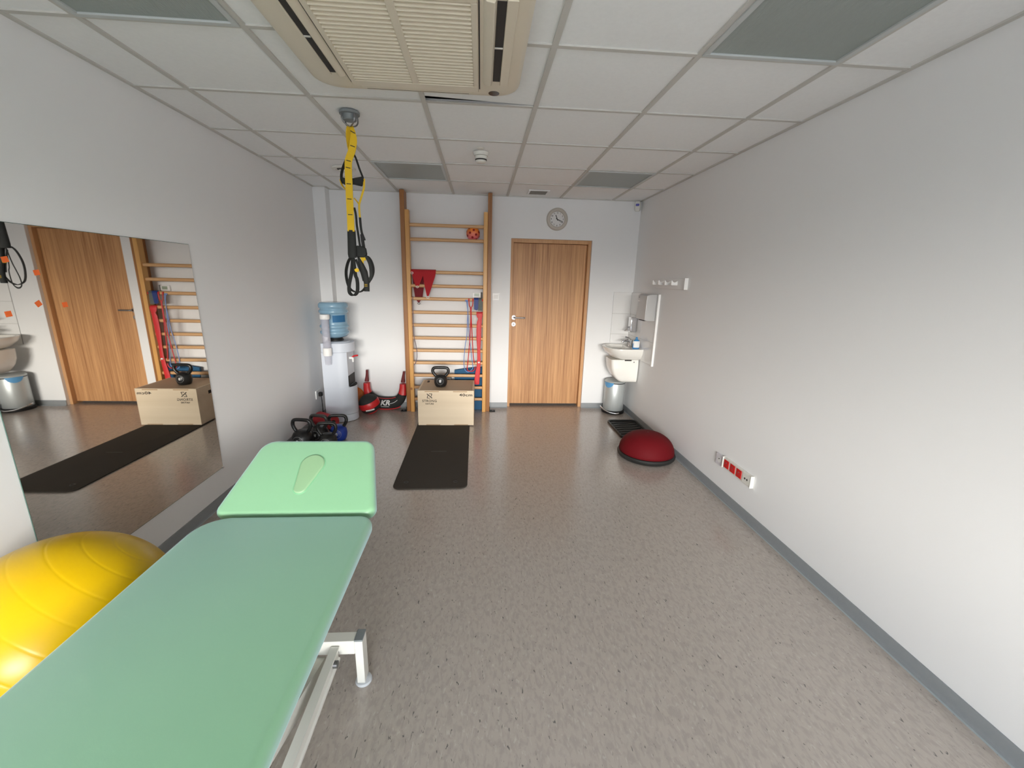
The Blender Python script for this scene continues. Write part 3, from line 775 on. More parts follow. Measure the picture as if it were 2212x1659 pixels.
# clock
ck = Vector((2.374, YB, 2.248))
t = thing('wall_clock', 'round wall clock with beige rim above the door', 'clock', tuple(ck))
def lathe_y(prof, n=48): return MB().lathe((0, 0, 0), prof, n).xf(Matrix.Translation(ck) @ Matrix.Rotation(radians(90), 4, 'X'))
part('rim', lathe_y([(.082, .002), (.084, .024), (.092, .030), (.112, .028), (.121, .018), (.122, 0), (.082, 0)]), M['clock_ring'], t)
fc = part('face', lathe_y([(.0835, .0), (.0835, .008), (.001, .008)]), M['clock_face'], t)
for k in range(1, 13):
    a = pi / 2 - k * pi / 6
    tm = text_mb(str(k), .022, .0004, bold=.0004).xf(basis(ck + Vector((.068 * cos(a), -.0085, .068 * sin(a))), (1, 0, 0), (0, 0, 1)))
    part('numeral', tm, M['ink'], fc)
def hand(ang, l, w, d, tail=.016):
    a = Vector((sin(ang), 0, cos(ang)))
    return MB().strip([ck + Vector((0, -d, 0)) - a * tail, ck + Vector((0, -d, 0)) + a * l], Vector((cos(ang), 0, -sin(ang))), w, .001)
part('hour_hand', hand(radians(-22), .048, .008, .011), M['ink'], t)
part('minute_hand', hand(radians(112), .070, .006, .0125), M['ink'], t)
part('second_hand', hand(radians(126), .066, .0025, .014), M['ink'], t)

# corner sensor
t = thing('motion_sensor', 'white motion sensor high in the corner above the sink', 'motion sensor', (3.29, YB - .02, 2.41))
mm = basis((3.288, YB - .035, 2.415), (cos(-.5), sin(-.5), 0), (0, 0, 1))
part('housing', MB().rslab(rrect(-.03, .03, -.056, .05, .018, 5), -.02, .026, .010).xf(mm), M['offwhite'], t)
part('lens', MB().rslab(rrect(-.020, .020, -.004, .022, .008, 4), .022, .030, .004).xf(mm), M['sensor_led'], t, label='bluish sensor window')
part('bracket', MB().box(3.283, 3.318, YB - .02, YB, 2.42, ZC - .008), M['offwhite'], t)

# ================================================================== SINK CORNER
t = thing('tile_splashback', 'glossy white tiles on the back wall left of the washbasin corner', 'splashback', (3.22, YB, .72))
gz_ = [.72, .952, 1.199, 1.452]
for a, b in zip(gz_[:-1], gz_[1:]): part('tile', MB().box(3.108, XR - .015, YB - .007, YB, a + .0015, b - .0015), M['tile'], t, bev=.001)
part('grout', MB().box(3.108, XR - .015, YB - .0045, YB, .72, 1.452), M['grout'], t)
t = thing('tile_splashback', 'glossy tile panel with white edge strip on the right wall behind the washbasin', 'splashback', (XR, 3.23, .71))
ysd = [2.852, 3.235, YB - .001]; zsd = [.712, .952, 1.199, 1.452]
for a, b in zip(ysd[:-1], ysd[1:]):
    for c, d in zip(zsd[:-1], zsd[1:]): part('tile', MB().box(XR - .014, XR, a + .0012, b - .0012, c + .0012, d - .0012), M['tile_side'], t, bev=.001)
part('grout', MB().box(XR - .0125, XR, 2.852, YB - .001, .712, 1.452), M['grout'], t)
part('edge_trim', MB().box(XR - .021, XR, 2.838, 2.852, .706, 1.454), M['white'], t, bev=.001)

# sink (on the right wall, bowl towards the room)
SX = XR - .0142
t = thing('washbasin', 'white ceramic washbasin on the right wall in the far corner', 'washbasin', (3.15, 3.33, .84))
def dshape(x_front, y0, y1, n=20):
    yc, hw_ = (y0 + y1) / 2, (y1 - y0) / 2
    o = [(SX, y0), ]
    xs = x_front + (SX - x_front) * .42
    o.append((xs, y0))
    for i in range(1, n):
        a = -pi / 2 - pi * i / n
        o.append((xs + (xs - x_front) * cos(a) * 1.0, yc + hw_ * sin(a)))
    o += [(xs, y1), (SX, y1)]
    return o
def ring_z(o, z): return [Vector((a, b, z)) for a, b in o]
outer = [(dshape(3.09, 3.20, 3.46), .705), (dshape(3.03, 3.15, 3.51), .730), (dshape(2.965, 3.112, 3.548), .785), (dshape(2.944, 3.102, 3.558), .825), (dshape(2.940, 3.100, 3.560), .838), (dshape(2.946, 3.103, 3.557), .842)]
bs = MB().loops([ring_z(o, z) for o, z in outer], True, False)
# rim and inner bowl
n_o = len(outer[0][0])
def bowl(xf, xb, y0, y1, z):
    """same vertex count as the outline, an oval inside"""
    out = []; src = outer[-1][0]; xc, yc = (xf + xb) / 2, (y0 + y1) / 2
    for a, b in src:
        ang = atan2((b - 3.33) / .23, (a - 3.13) / .19)
        out.append(Vector((xc + (xb - xf) / 2 * cos(ang), yc + (y1 - y0) / 2 * sin(ang), z)))
    return out
bs.loops([ring_z(outer[-1][0], .842), bowl(2.968, 3.255, 3.13, 3.53, .842), bowl(2.975, 3.250, 3.137, 3.523, .834), bowl(3.00, 3.225, 3.165, 3.495, .775), bowl(3.06, 3.165, 3.25, 3.41, .745)], False, True)
part('basin', bs, M['ceramic'], t, smooth=50)
part('drain', MB().lathe((3.112, 3.33, .746), [(.022, 0), (.022, .002), (.001, .003)], 20), M['chrome'], t)
pd = MB()
prs = [(3.012, 3.205, .704), (3.015, 3.203, .66), (3.022, 3.202, .60), (3.05, 3.204, .53), (3.088, 3.208, .48), (3.12, 3.215, .452), (3.15, 3.225, .44)]
rings = []
for xf, y0, z in prs:
    y1 = 6.66 - y0
    rings.append([Vector((a, b, z)) for a, b in ([(SX, y0), (xf + .03, y0), (xf + .008, y0 + .01), (xf, y0 + .035), (xf, y1 - .035), (xf + .008, y1 - .01), (xf + .03, y1), (SX, y1)])])
pd.loops(list(reversed(rings)))
po_ = part('semi_pedestal', pd, M['ceramic'], t, smooth=70)
part('fixing', MB().cyl((3.275, 3.2035, .68), (3.275, 3.199, .68), .007, n=14), M['steel'], po_)
part('notch', MB().box(3.165, 3.245, 3.201, 3.206, .693, .7045), M['dark'], po_)

# tap
t = thing('mixer_tap', 'chrome mixer tap at the back of the washbasin', 'tap', (3.275, 3.36, .842))
part('body', MB().lathe((3.275, 3.36, .842), [(.026, 0), (.024, .006), (.021, .012), (.021, .07), (.018, .078), (.001, .08)], 24), M['chrome'], t)
part('spout', MB().tube(smooth_pts([(3.270, 3.36, .895), (3.225, 3.36, .905), (3.185, 3.36, .902), (3.172, 3.36, .885)], 5), [.013] * 15 + [.012], 12), M['chrome'], t)
part('lever', MB().tube(smooth_pts([(3.275, 3.36, .922), (3.25, 3.36, .938), (3.20, 3.36, .952)], 5), .0075, 10), M['chrome'], t)
t = thing('soap_bottle', 'blue liquid soap bottle with white label on the near basin rim', 'bottle', (3.272, 3.185, .842))
def oval(cx, cy, z, a, b, n=24): return [Vector((cx + a * cos(2 * pi * i / n), cy + b * sin(2 * pi * i / n), z)) for i in range(n)]
part('bottle', MB().loops([oval(3.272, 3.185, z, a, b) for z, a, b in ((.842, .038, .020), (.848, .041, .023), (.90, .041, .023), (.925, .038, .021), (.940, .026, .016), (.947, .013, .013), (.955, .013, .013))]), M['blue_liquid'], t)
part('label', MB().loops([oval(3.272, 3.185, z, .0405, .0242) for z in (.856, .928)]), M['print_white'], t)
part('cap', MB().lathe((3.272, 3.185, .955), [(.012, 0), (.012, .012), (.008, .018), (.001, .019)], 18), M['blue_liquid'], t)
single('nail_brush', MB().sphere((3.292, 3.262, .858), .020, 20, 10, (1, 1.1, .8)), M['blue_dark'], (3.292, 3.262, .842), 'small dark blue brush beside the tap on the washbasin rim', 'brush')
t = thing('soap_dispenser', 'steel soap dispenser on the tiles above the washbasin', 'soap dispenser', (SX, 3.40, 1.09))
part('tank', MB().box(SX - .075, SX, 3.36, 3.45, 1.005, 1.178), M['chrome'], t, bev=.008)
part('spout', MB().tube([(SX - .07, 3.405, 1.028), (SX - .115, 3.405, 1.026), (SX - .125, 3.405, 1.016)], .007, 10), M['chrome'], t)
part('button', MB().cyl((SX - .075, 3.405, 1.055), (SX - .088, 3.405, 1.055), .012, n=18), M['steel'], t)
t = thing('towel_dispenser', 'brushed steel paper towel dispenser at the top of the tiles', 'towel dispenser', (SX, 3.03, 1.32))
tdy0, tdy1 = 2.885, 3.125
part('cabinet', MB().prism([(SX, 1.452), (SX - .075, 1.452), (SX - .108, 1.438), (SX - .112, 1.19), (SX - .085, 1.178), (SX, 1.178)], lambda a, b, d: (a, d, b), tdy0, tdy1), mat('grey_steel_cabinet', (.50, .50, .50), .35, .35), t, bev=.004)
part('lock', MB().cyl((SX - .109, 3.09, 1.42), (SX - .114, 3.09, 1.42), .008, n=14), M['steel'], t)
part('slot', MB().box(SX - .10, SX - .03, 2.93, 3.08, 1.176, 1.1785), M['dark'], t)

# coat rack
t = thing('coat_rack', 'white wall-mounted hook rack above the tiles on the right wall', 'coat rack', (XR, 2.63, 1.57))
part('board', MB().box(XR - .018, XR, 2.318, 2.945, 1.515, 1.612), M['wall'], t, bev=.002)
for yh in (2.90, 2.76, 2.62, 2.48):
    hk = [(XR - .018, 1.550), (XR - .072, 1.550), (XR - .078, 1.556), (XR - .078, 1.592), (XR - .072, 1.594), (XR - .062, 1.580), (XR - .045, 1.576), (XR - .018, 1.590)]
    part('hook', MB().prism(hk, lambda a, b, d: (a, d, b), yh - .012, yh + .012), M['white'], t, bev=.002)
part('end_cap', MB().box(XR - .032, XR, 2.308, 2.318, 1.513, 1.614), M['white'], t, bev=.001)

# bin
bx, by = 3.165, 3.468
t = thing('pedal_bin', 'silver pedal bin with a blue liner showing, under the washbasin', 'bin', (bx, by, 0))
part('base', MB().lathe((bx, by, 0), [(.126, 0), (.136, .004), (.138, .032), (.126, .040)], 40), M['black_plastic'], t)
part('body', MB().lathe((bx, by, 0), [(.118, .034), (.122, .040), (.122, .372), (.119, .378)], 48), M['bin_steel'], t)
part('rim', MB().lathe((bx, by, 0), [(.119, .376), (.123, .379), (.123, .386), (.118, .388)], 48), M['black_plastic'], t)
part('lid', MB().lathe((bx, by, 0), [(.122, .387), (.124, .394), (.118, .404), (.095, .414), (.055, .421), (.001, .424)], 48), M['bin_steel'], t)
q = MB()
q.tube(smooth_pts([(bx - .160, by - .005, .075), (bx - .158, by - .04, .070), (bx - .136, by - .085, .052), (bx - .08, by - .128, .030), (bx - .01, by - .150, .022), (bx + .03, by - .148, .026)], 5), .0075, 10)
part('pedal', q, M['chrome'], t)
lb = MB()
rings = []
for k in range(9):
    a = radians(178 + k * 8.5)
    rings.append((a, .378 - .052 * sin(pi * k / 8) ** .6))
lo = [Vector((bx + .1245 * cos(a), by + .1245 * sin(a), z)) for a, z in rings]; hi = [Vector((bx + .1255 * cos(a), by + .1255 * sin(a), .389)) for a, z in rings]
part('liner', MB().add(lo + hi, [(i, i + 1, i + 10, i + 9) for i in range(8)]), M['blue_bag'], t)
dp = MB(); dp.box(bx + .108, bx + .132, by + .035, by + .065, .20, .385)
part('hinge', dp, M['black_plastic'], t, bev=.003)

# shoe tray
t = thing('shoe_tray', 'black ribbed rubber tray on the floor by the right wall', 'tray', (3.15, 2.85, 0))
to = rrect(2.975, 3.318, 2.56, 3.10, .06, 6)
ti = rrect(2.992, 3.301, 2.577, 3.083, .05, 6)
tr = MB().loops([[Vector((a, b, 0)) for a, b in to], [Vector((a, b, .020)) for a, b in to], [Vector((a + (3.147 - a) * .02, b, .023)) for a, b in to], [Vector((a, b, .020)) for a, b in ti], [Vector((a, b, .006)) for a, b in ti]])
part('rim', tr, M['tray'], t, smooth=50)
rb = MB()
for k in range(7):
    yc = 2.63 + k * .065
    rb.tube(smooth_pts([(3.01, yc - .02, .008), (3.08, yc, .008), (3.20, yc + .005, .008), (3.285, yc + .03, .008)], 4), .007, 8)
part('ribs', rb, M['tray'], t)

# balance dome
dx, dy = 3.062, 2.150
t = thing('balance_dome', 'dark red balance dome on a black base by the right wall', 'balance trainer', (dx, dy, 0))
part('base', MB().lathe((dx, dy, 0), [(.225, 0), (.245, .004), (.258, .020), (.260, .034), (.252, .046), (.235, .050)], 56), M['rubber'], t)
dp = [(.240, .048)] + [(.246 * cos(a) ** .80, .052 + .178 * sin(a)) for a in [pi / 2 * i / 14 for i in range(0, 14)]] + [(.001, .230)]
part('dome', MB().lathe((dx, dy, 0), dp, 64), M['dome'], t, smooth=60)
part('plug', MB().lathe((dx, dy, .2295), [(.010, 0), (.010, .002), (.001, .0025)], 16), M['red_dark'], t)

# sockets on the right wall
t = thing('socket_single', 'single white wall socket left of the red sockets', 'socket', (XR, 1.462, .272))
part('plate', MB().box(XR - .012, XR, 1.419, 1.505, .230, .316), mat('grey_white_plastic', (.66, .65, .69), .35), t, bev=.003)
part('well', MB().cyl((XR - .0125, 1.462, .273), (XR - .0135, 1.462, .273), .022, n=28), M['print_white'], t)
part('pin', MB().cyl((XR - .0135, 1.455, .284), (XR - .020, 1.455, .284), .004, n=10), M['steel'], t)
t = thing('socket_strip', 'white wall socket box with three red sockets and one white', 'socket', (XR, 1.24, .285))
part('box', MB().box(XR - .018, XR, 1.080, 1.396, .243, .325), M['offwhite'], t, bev=.002)
for a, b in ((1.073, 1.080), (1.396, 1.403)): part('end_cap', MB().box(XR - .025, XR, a, b, .241, .327), M['offwhite'], t, bev=.002)
for k in range(3):
    yc = 1.355 - k * .074
    q = part('red_socket', MB().box(XR - .022, XR - .018, yc - .029, yc + .029, .254, .314), M['red_socket'], t, bev=.002)
    part('socket_well', MB().cyl((XR - .0221, yc, .284), (XR - .0228, yc, .284), .018, n=22), M['red'], q)
    part('earth_pin', MB().cyl((XR - .0225, yc, .294), (XR - .027, yc, .294), .003, n=8), M['steel'], q)
q = part('white_socket', MB().box(XR - .022, XR - .018, 1.089, 1.165, .250, .318), M['offwhite'], t, bev=.002)
for yy in (1.113, 1.136): part('hole', MB().cyl((XR - .0221, yy, .284), (XR - .0228, yy, .284), .007, n=14), M['dark'], q)

# ================================================================== FLOOR THINGS, FAR END
# exercise mat, slightly turned
t = thing('exercise_mat', 'black exercise mat on the floor, far end under the plywood box', 'exercise mat', (1.13, 2.35, 0))
mo = rrect(-.283, .283, -.81, .80, .06, 6)
mrot = Matrix.Translation((1.127, 2.352, 0)) @ Matrix.Rotation(radians(.75), 4, 'Z')
part('sheet', MB().rslab(mo, .0, .010, .003, 3).xf(mrot), M['mat_black'], t)
for s in (-1, 1):
    part('eyelet', MB().lathe((0, 0, 0), [(.009, .0095), (.010, .0122), (.017, .0122), (.019, .0095)], 20).xf(mrot @ Matrix.Translation((s * .191, -.708, 0))), M['rubber'], t)
part('logo', MB().box(-.07, .07, -.006, .006, .0098, .0104).xf(mrot @ Matrix.Translation((.01, -.12, 0))), mat('faint_print', (.045, .04, .036), .7), t)

# plywood box
X0, X1, Y0, Y1, Z0, Z1 = .850, 1.447, 2.932, 3.412, .0105, .4
t = thing('plyo_box', 'pale plywood jump box printed STRONG NATURE standing on the mat', 'box', ((X0 + X1) / 2, (Y0 + Y1) / 2, Z0))
part('front_panel', MB().box(X0, X1, Y0, Y0 + .018, Z0, Z1), M['ply'], t, bev=.002)
part('side_panel', MB().box(X1 - .018, X1, Y0 + .018, Y1, Z0, Z1 - .0005), M['ply'], t, bev=.001)
ls_ = part('side_panel', MB().box(X0, X0 + .018, Y0 + .018, Y1, Z0, Z1 - .0005), M['ply'], t, bev=.001)
part('hand_slot', MB().box(X0 - .001, X0 + .003, 3.11, 3.23, .30, .335), M['dark'], ls_, bev=.001)
part('back_panel', MB().box(X0 + .018, X1 - .018, Y1 - .018, Y1, Z0, Z1 - .0005), M['ply'], t)
tp = part('top_panel', MB().box(X0 + .018, X1 - .018, Y0 + .018, Y1 - .018, Z1 - .019, Z1 - .0003), M['ply_top'], t)
for a, b in ((.925, 1.075), (1.225, 1.375)):
    part('finger_joint', MB().box(a, b, Y0 - .0006, Y0 + .01, Z1 - .016, Z1 - .006), M['ply_edge'], t, smooth=0)
    part('finger_joint', MB().box(a + .01, b + .01, Y0 - .0006, Y0 + .01, Z0 + .002, Z0 + .011), M['ply_edge'], t, smooth=0)
part('grip_slot', MB().rslab(rrect(.905, .932, 3.29, 3.375, .010, 4), Z1 - .002, Z1 + .0006, .0004, 2), M['burn'], tp)
def on_front(mb, x, z): return mb.xf(basis((x, Y0 - .0004, z), (1, 0, 0), (0, 0, 1)))
part('lettering', on_front(text_mb('STRONG', .036, .0005, bold=.0006, spacing=1.12), 1.000 - .025, .284), M['burn'], t)
part('lettering', on_front(text_mb('NATURE', .022, .0005, bold=.0006, spacing=1.05), .975, .252), M['burn'], t)
part('lettering', on_front(text_mb('40cm', .040, .0005, bold=.0008, spacing=1.1).xf(Matrix.Diagonal((1.5, 1, 1, 1))), 1.362, .352), M['burn'], t)
lg = MB(); lx, lz = .975, .340
def seg(a, b, w): lg.strip([(lx + a[0], Y0 - .0004, lz + a[1]), (lx + b[0], Y0 - .0004, lz + b[1])], Vector((-(b[1] - a[1]), 0, b[0] - a[0])), w, .0008)
seg((-.027, .024), (.028, -.024), .009); seg((-.006, .024), (.028, .024), .006); seg((.026, .024), (.018, -.004), .007)
seg((-.028, -.022), (.006, -.024), .006); seg((-.024, -.022), (-.016, .006), .007)
part('emblem', lg, M['burn'], t)

# kettlebells
def kettlebell(loc, rz, label, group, k=1.0, body=None, handle=None, bk=None):
    t = thing('kettlebell', label, 'kettlebell', loc, group)
    t.rotation_euler.z = rz
    o = Vector(loc)
    hk_ = k; k = bk or k; dz = .112 * (k - hk_)
    pr = [(.040, 0), (.050, .003), (.060, .018), (.0665, .045), (.0675, .065), (.063, .092), (.052, .112), (.035, .124), (.012, .129), (.001, .1295)]
    bd = MB().lathe((0, 0, 0), [(r * k, z * k) for r, z in pr], 40)
    hp = [(-.038, 0, .105), (-.058, 0, .122), (-.074, 0, .144), (-.080, 0, .166), (-.072, 0, .188), (-.050, 0, .1965), (0, 0, .198), (.050, 0, .1965), (.072, 0, .188), (.080, 0, .166), (.074, 0, .144), (.058, 0, .122), (.038, 0, .105)]
    hb = MB().tube(smooth_pts([Vector((p[0], p[1], .105 + (p[2] - .105) * (1.3 if bk else 1))) * hk_ + Vector((0, 0, dz)) for p in hp], 5), .0155 * hk_, 14)
    for mb, nm, mm_ in ((bd, 'body', body or M['iron']), (hb, 'handle', handle or M['iron'])):
        ob = make(nm, mb, mm_, None, 0, 60); ob.parent = t
    em = MB().tube([(.034 * k * cos(a), -.5, .066 * k + .034 * k * sin(a)) for a in [2 * pi * i / 40 for i in range(40)]], .0010, 6, True)
    em = wrap(em, bd, (0, 1, 0), .0006)
    ob = make('emblem_ring', em, mat('ring_print', (.42, .42, .42), .5), None, 0, 60); ob.parent = t
    nm_ = wrap(text_mb('8', .034 * k, .0004, bold=.0008).xf(basis((0, -.5, .066 * k), (1, 0, 0), (0, 0, 1))), bd, (0, 1, 0), .0006)
    ob = make('weight_mark', nm_, M['print_white'], None, 0, 0); ob.parent = t
    return t
G = 'kettlebells behind the treatment couch'
kettlebell((1.078, 3.118, .4002), 0, 'black kettlebell standing on top of the plywood box', None, 1.07)
kettlebell((-.112, 2.335, 0), radians(-8), 'black kettlebell nearest the left wall, front left of the floor group', G, 1.05, bk=1.42)
kettlebell((-.032, 2.525, 0), radians(-14), 'worn black kettlebell behind the front left one, by the red roller', G, 1.05, handle=mat('worn_iron', (.05, .047, .043), .38, .3), bk=1.2)
kettlebell((.137, 2.550, 0), radians(4), 'kettlebell with blue body and black handle in front of the red roller', G, 1.0, body=M['blue_kb'], bk=1.2)
kettlebell((.112, 2.330, 0), radians(2), 'black kettlebell in front of the blue one, just behind the headrest', G, 1.0, bk=1.2)

# red foam roller
fr0, fr1 = Vector((-.198, 2.950, .078)), Vector((-.005, 2.815, .078))
t = thing('foam_roller', 'red foam roller lying on the floor between the kettlebells and water cooler', 'foam roller', (-.07, 2.89, 0))
ax_ = (fr1 - fr0).normalized()
part('roller', MB().tube([fr0, fr0 + ax_ * .006, fr1 - ax_ * .006, fr1], [.072, .077, .077, .072], 40), M['red_foam'], t)
part('core', MB().tube([fr0 - ax_ * .0008, fr1 + ax_ * .0008], .028, 24), M['rubber'], t)

# water cooler
wx, wy = -.005, 3.19
t = thing('water_cooler', 'white water cooler with a recessed tap, in the far left corner', 'water cooler', (wx, wy, 0))
def dfoot(s=0.0, n=18):
    o = [(-.155 + s, wy + .150 - s), (-.155 + s, wy - .150 + s)]
    for i in range(n + 1):
        a = -pi / 2 + pi * i / n
        o.append((wx + (.150 - s) * cos(a), wy + (.150 - s) * sin(a)))
    return o
def dcut(xc, n=18):
    h = sqrt(.150 ** 2 - (xc - wx) ** 2)
    o = [(-.155, wy + .150), (-.155, wy - .150)]
    a1 = math.acos((xc - wx) / .150)
    for i in range(n + 1):
        a = -pi / 2 + (pi / 2 - a1) * i / n
        o.append((wx + .150 * cos(a), wy + .150 * sin(a)))
    for i in range(n + 1):
        a = a1 + (pi / 2 - a1) * i / n
        o.append((wx + .150 * cos(a), wy + .150 * sin(a)))
    return o
def ext(o, z0, z1): return MB().loops([[Vector((a, b, z0)) for a, b in o], [Vector((a, b, z1)) for a, b in o]])
part('plinth', ext(dfoot(.002), .004, .082), M['water_white'], t, bev=.003)
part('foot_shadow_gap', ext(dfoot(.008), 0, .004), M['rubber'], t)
part('lower_body', ext(dfoot(), .085, .392), M['water_white'], t, bev=.003)
part('recess_body', ext(dcut(.095), .392, .772), M['water_white'], t)
part('upper_body', ext(dfoot(), .772, .872), M['water_white'], t, bev=.006)
part('top_ring', MB().lathe((-.02, wy, .872), [(.125, 0), (.128, .004), (.118, .010), (.095, .012), (.001, .012)], 40), M['water_white'], t)
dt = MB().prism([(wx + .150 * cos(a), wy + .150 * sin(a)) for a in [radians(-44 + 88 * i / 10) for i in range(11)]], lambda a, b, d: (a, b, d), .392, .402)
tray_ = part('drip_tray', dt, M['black_plastic'], t)
part('recess_backing', MB().box(.0945, .098, wy - .108, wy + .108, .402, .515), M['black_plastic'], t)
part('cavity_wall', MB().prism([(wx + .149 * cos(a), wy + .149 * sin(a)) for a in [radians(-62 + 18 * i / 4) for i in range(5)]] + [(.098, wy - .106)], lambda a, b, d: (a, b, d), .402, .515), M['black_plastic'], t)
ty = wy - .03
fq = MB(); fq.cyl((.095, ty, .70), (.135, ty, .70), .014); fq.cyl((.132, ty, .705), (.132, ty, .655), .012, .009)
q = part('tap', fq, M['white'], t)
part('tap_lever', MB().tube(smooth_pts([(.125, ty, .708), (.15, ty, .722), (.188, ty, .728)], 4), .009, 8), M['red_band'], q, label='red tap lever')
# cup dispenser fixed to the near side
cxp, cyp = -.070, wy - .150 - .045
part('cup_tube', MB().lathe((cxp, cyp, 0), [(.036, .80), (.040, .81), (.040, 1.13), (.036, 1.13), (.036, .80)], 28), M['cup'], t)
part('tube_cap', MB().lathe((cxp, cyp, 0), [(.046, 1.128), (.048, 1.132), (.048, 1.170), (.044, 1.176), (.001, 1.177)], 28), M['white'], t)
hb_ = MB().lathe((cxp, cyp, 0), [(.034, .752), (.043, .752), (.044, .758), (.044, .828), (.040, .833), (.034, .833)], 28)
part('cup_holder', hb_, M['white'], t)
part('holder_bracket', MB().box(cxp - .02, cxp + .02, cyp + .040, wy - .149, .77, .82), M['white'], t)
part('paper_cup', MB().lathe((cxp, cyp, 0), [(.026, .655), (.030, .657), (.036, .752), (.033, .752)], 28), M['cup'], t)

bxw = -.045
t = thing('water_bottle', 'large translucent blue water bottle upside down on the water cooler', 'water bottle', (bxw, wy, .884))
pr = [(.030, .888), (.045, .912), (.085, .922), (.118, .932), (.134, .948), (.139, .960), (.147, .968), (.147, .986), (.134, .996), (.132, 1.012), (.134, 1.024), (.147, 1.032), (.147, 1.048), (.134, 1.058), (.133, 1.075), (.133, 1.168), (.135, 1.178), (.147, 1.186), (.147, 1.206), (.134, 1.216), (.134, 1.226), (.147, 1.236), (.149, 1.255), (.146, 1.274), (.134, 1.288), (.110, 1.293), (.06, 1.290), (.001, 1.288)]
part('bottle', MB().lathe((bxw, wy, 0), pr, 48), M['bottle'], t, smooth=60)
part('neck_collar', MB().lathe((bxw, wy, 0), [(.060, .8845), (.082, .886), (.080, .900), (.070, .916), (.046, .9195)], 36), M['black_plastic'], t)
gs = MB()
rings = []
for a in [radians(-78 + 58 * i / 10) for i in range(11)]:
    rings.append([Vector((bxw + r * cos(a), wy + r * sin(a), z)) for r, z in ((.130, 1.088), (.1365, 1.090), (.1365, 1.160), (.130, 1.162))])
part('grip_panel', gs.loops(rings), M['bottle_dark'], t, label='darker blue moulded grip')

# cooler plug and cable
t = thing('wall_socket', 'white wall socket with a black plug beside the water cooler', 'socket', (XL, 3.17, .29))
part('plate', MB().box(XL, XL + .012, 3.10, 3.24, .245, .335), M['white'], t, bev=.003)
part('plug', MB().box(XL + .012, XL + .05, 3.145, 3.185, .265, .31), M['black_plastic'], t, bev=.008)
part('cable', MB().tube(smooth_pts([(XL + .035, 3.165, .266), (XL + .04, 3.165, .20), (XL + .042, 3.163, .08), (XL + .05, 3.16, .012), (XL + .09, 3.15, .006)], 6), .004, 8), M['black_plastic'], t)

# training bag (crescent) against the wall
t = thing('training_bag', 'black and red crescent training bag printed KR leaning on the back wall', 'training bag', (.38, 3.53, 0))
cl = [(.168, .482, .013), (.166, .44, .014), (.163, .40, .017), (.158, .345, .024), (.157, .325, .036), (.157, .25, .040), (.168, .195, .046), (.205, .135, .058), (.27, .092, .068), (.345, .076, .072), (.42, .074, .072), (.495, .088, .068), (.545, .130, .060), (.572, .185, .050), (.580, .25, .040), (.582, .315, .034), (.584, .335, .024), (.589, .385, .018), (.596, .43, .014), (.603, .467, .013)]
def bag(i0, i1, sub=5):
    pts = smooth_pts([(a, b, r) for a, b, r in cl[i0:i1]], sub)
    P = [Vector((p.x, 0, p.y)) for p in pts]; R = [p.z for p in pts]
    rings = []
    for k, p in enumerate(P):
        tg = (P[min(k + 1, len(P) - 1)] - P[max(k - 1, 0)]).normalized(); nr = Vector((-tg.z, 0, tg.x))
        yb_ = YB - .022 - .058
        rings.append([Vector((p.x, yb_, p.z)) + nr * R[k] * cos(2 * pi * i / 24) + Vector((0, 1, 0)) * min(R[k], .056) * math.copysign(abs(sin(2 * pi * i / 24)) ** .45, sin(2 * pi * i / 24)) for i in range(24)])
    return MB().loops(rings)
core = bag(6, 14)
part('bag_body', core, M['black_web'], t, smooth=60)
for i0, i1 in ((4, 7), (13, 16)): part('red_sleeve', bag(i0, i1), M['red'], t, smooth=60)
for i0, i1 in ((0, 4), (16, 20)): part('handle', bag(i0, i1), M['red_dark'], t, smooth=60)
fy = YB - .08 - .0563
part('lettering', text_mb('KR', .088, .0006, bold=.003, shear=.3).xf(basis((.370, fy, .088), (1, 0, 0), (0, 0, 1))), M['print_white'], t)
part('swoosh', MB().strip([(.415, fy, .078), (.45, fy, .084), (.485, fy, .098), (.52, fy, .125)], (0, 0, 1), .005, .0008), M['print_white'], t)
part('underline', MB().box(.320, .420, fy - .0004, fy + .0004, .040, .045), M['print_white'], t)
part('red_piping', MB().tube(smooth_pts([(a, YB - .13, b) for a, b in ((.215, .20), (.245, .172), (.30, .152), (.37, .143), (.44, .145), (.50, .158))], 5), .004, 8), M['red'], t)
part('red_hem', MB().tube(smooth_pts([(a, YB - .125, b) for a, b in ((.30, .012), (.40, .008), (.50, .020), (.555, .045))], 5), .006, 8), M['red'], t)

# medicine ball
mbc = Vector((.228, 3.345, .1215)); mr_ = .120
t = thing('medicine_ball', 'red and black medicine ball in front of the crescent training bag', 'medicine ball', (mbc.x, mbc.y, 0))
full = MB().sphere((0, 0, 0), mr_, 48, 32)
def pick(fn):
    o = MB(); o.v = [p.copy() for p in full.v]
    o.f = [f for f in full.f if fn(sum((full.v[i] for i in f), Vector()) / len(f))]
    return o
rotm = Matrix.Translation(mbc) @ Matrix.Rotation(radians(-18), 4, 'Y') @ Matrix.Rotation(radians(10), 4, 'X')
isblack = lambda c: (-.078 < c.z < -.028) or c.z > .046
part('red_panels', pick(lambda c: not isblack(c)).xf(rotm), M['red'], t, smooth=60)
part('black_panels', pick(isblack).xf(rotm), M['black_web'], t, smooth=60)
ballmb = MB().join(full).xf(rotm)
part('text_patch', wrap(MB().add([(mbc.x - .015 + .0115 * i, 3.0, mbc.z - .062 + .0022 * i + .018 * j) for j in range(2) for i in range(9)], [(i, i + 1, i + 10, i + 9) for i in range(8)]), ballmb, (0, 1, 0), .0012), M['print_white'], t)
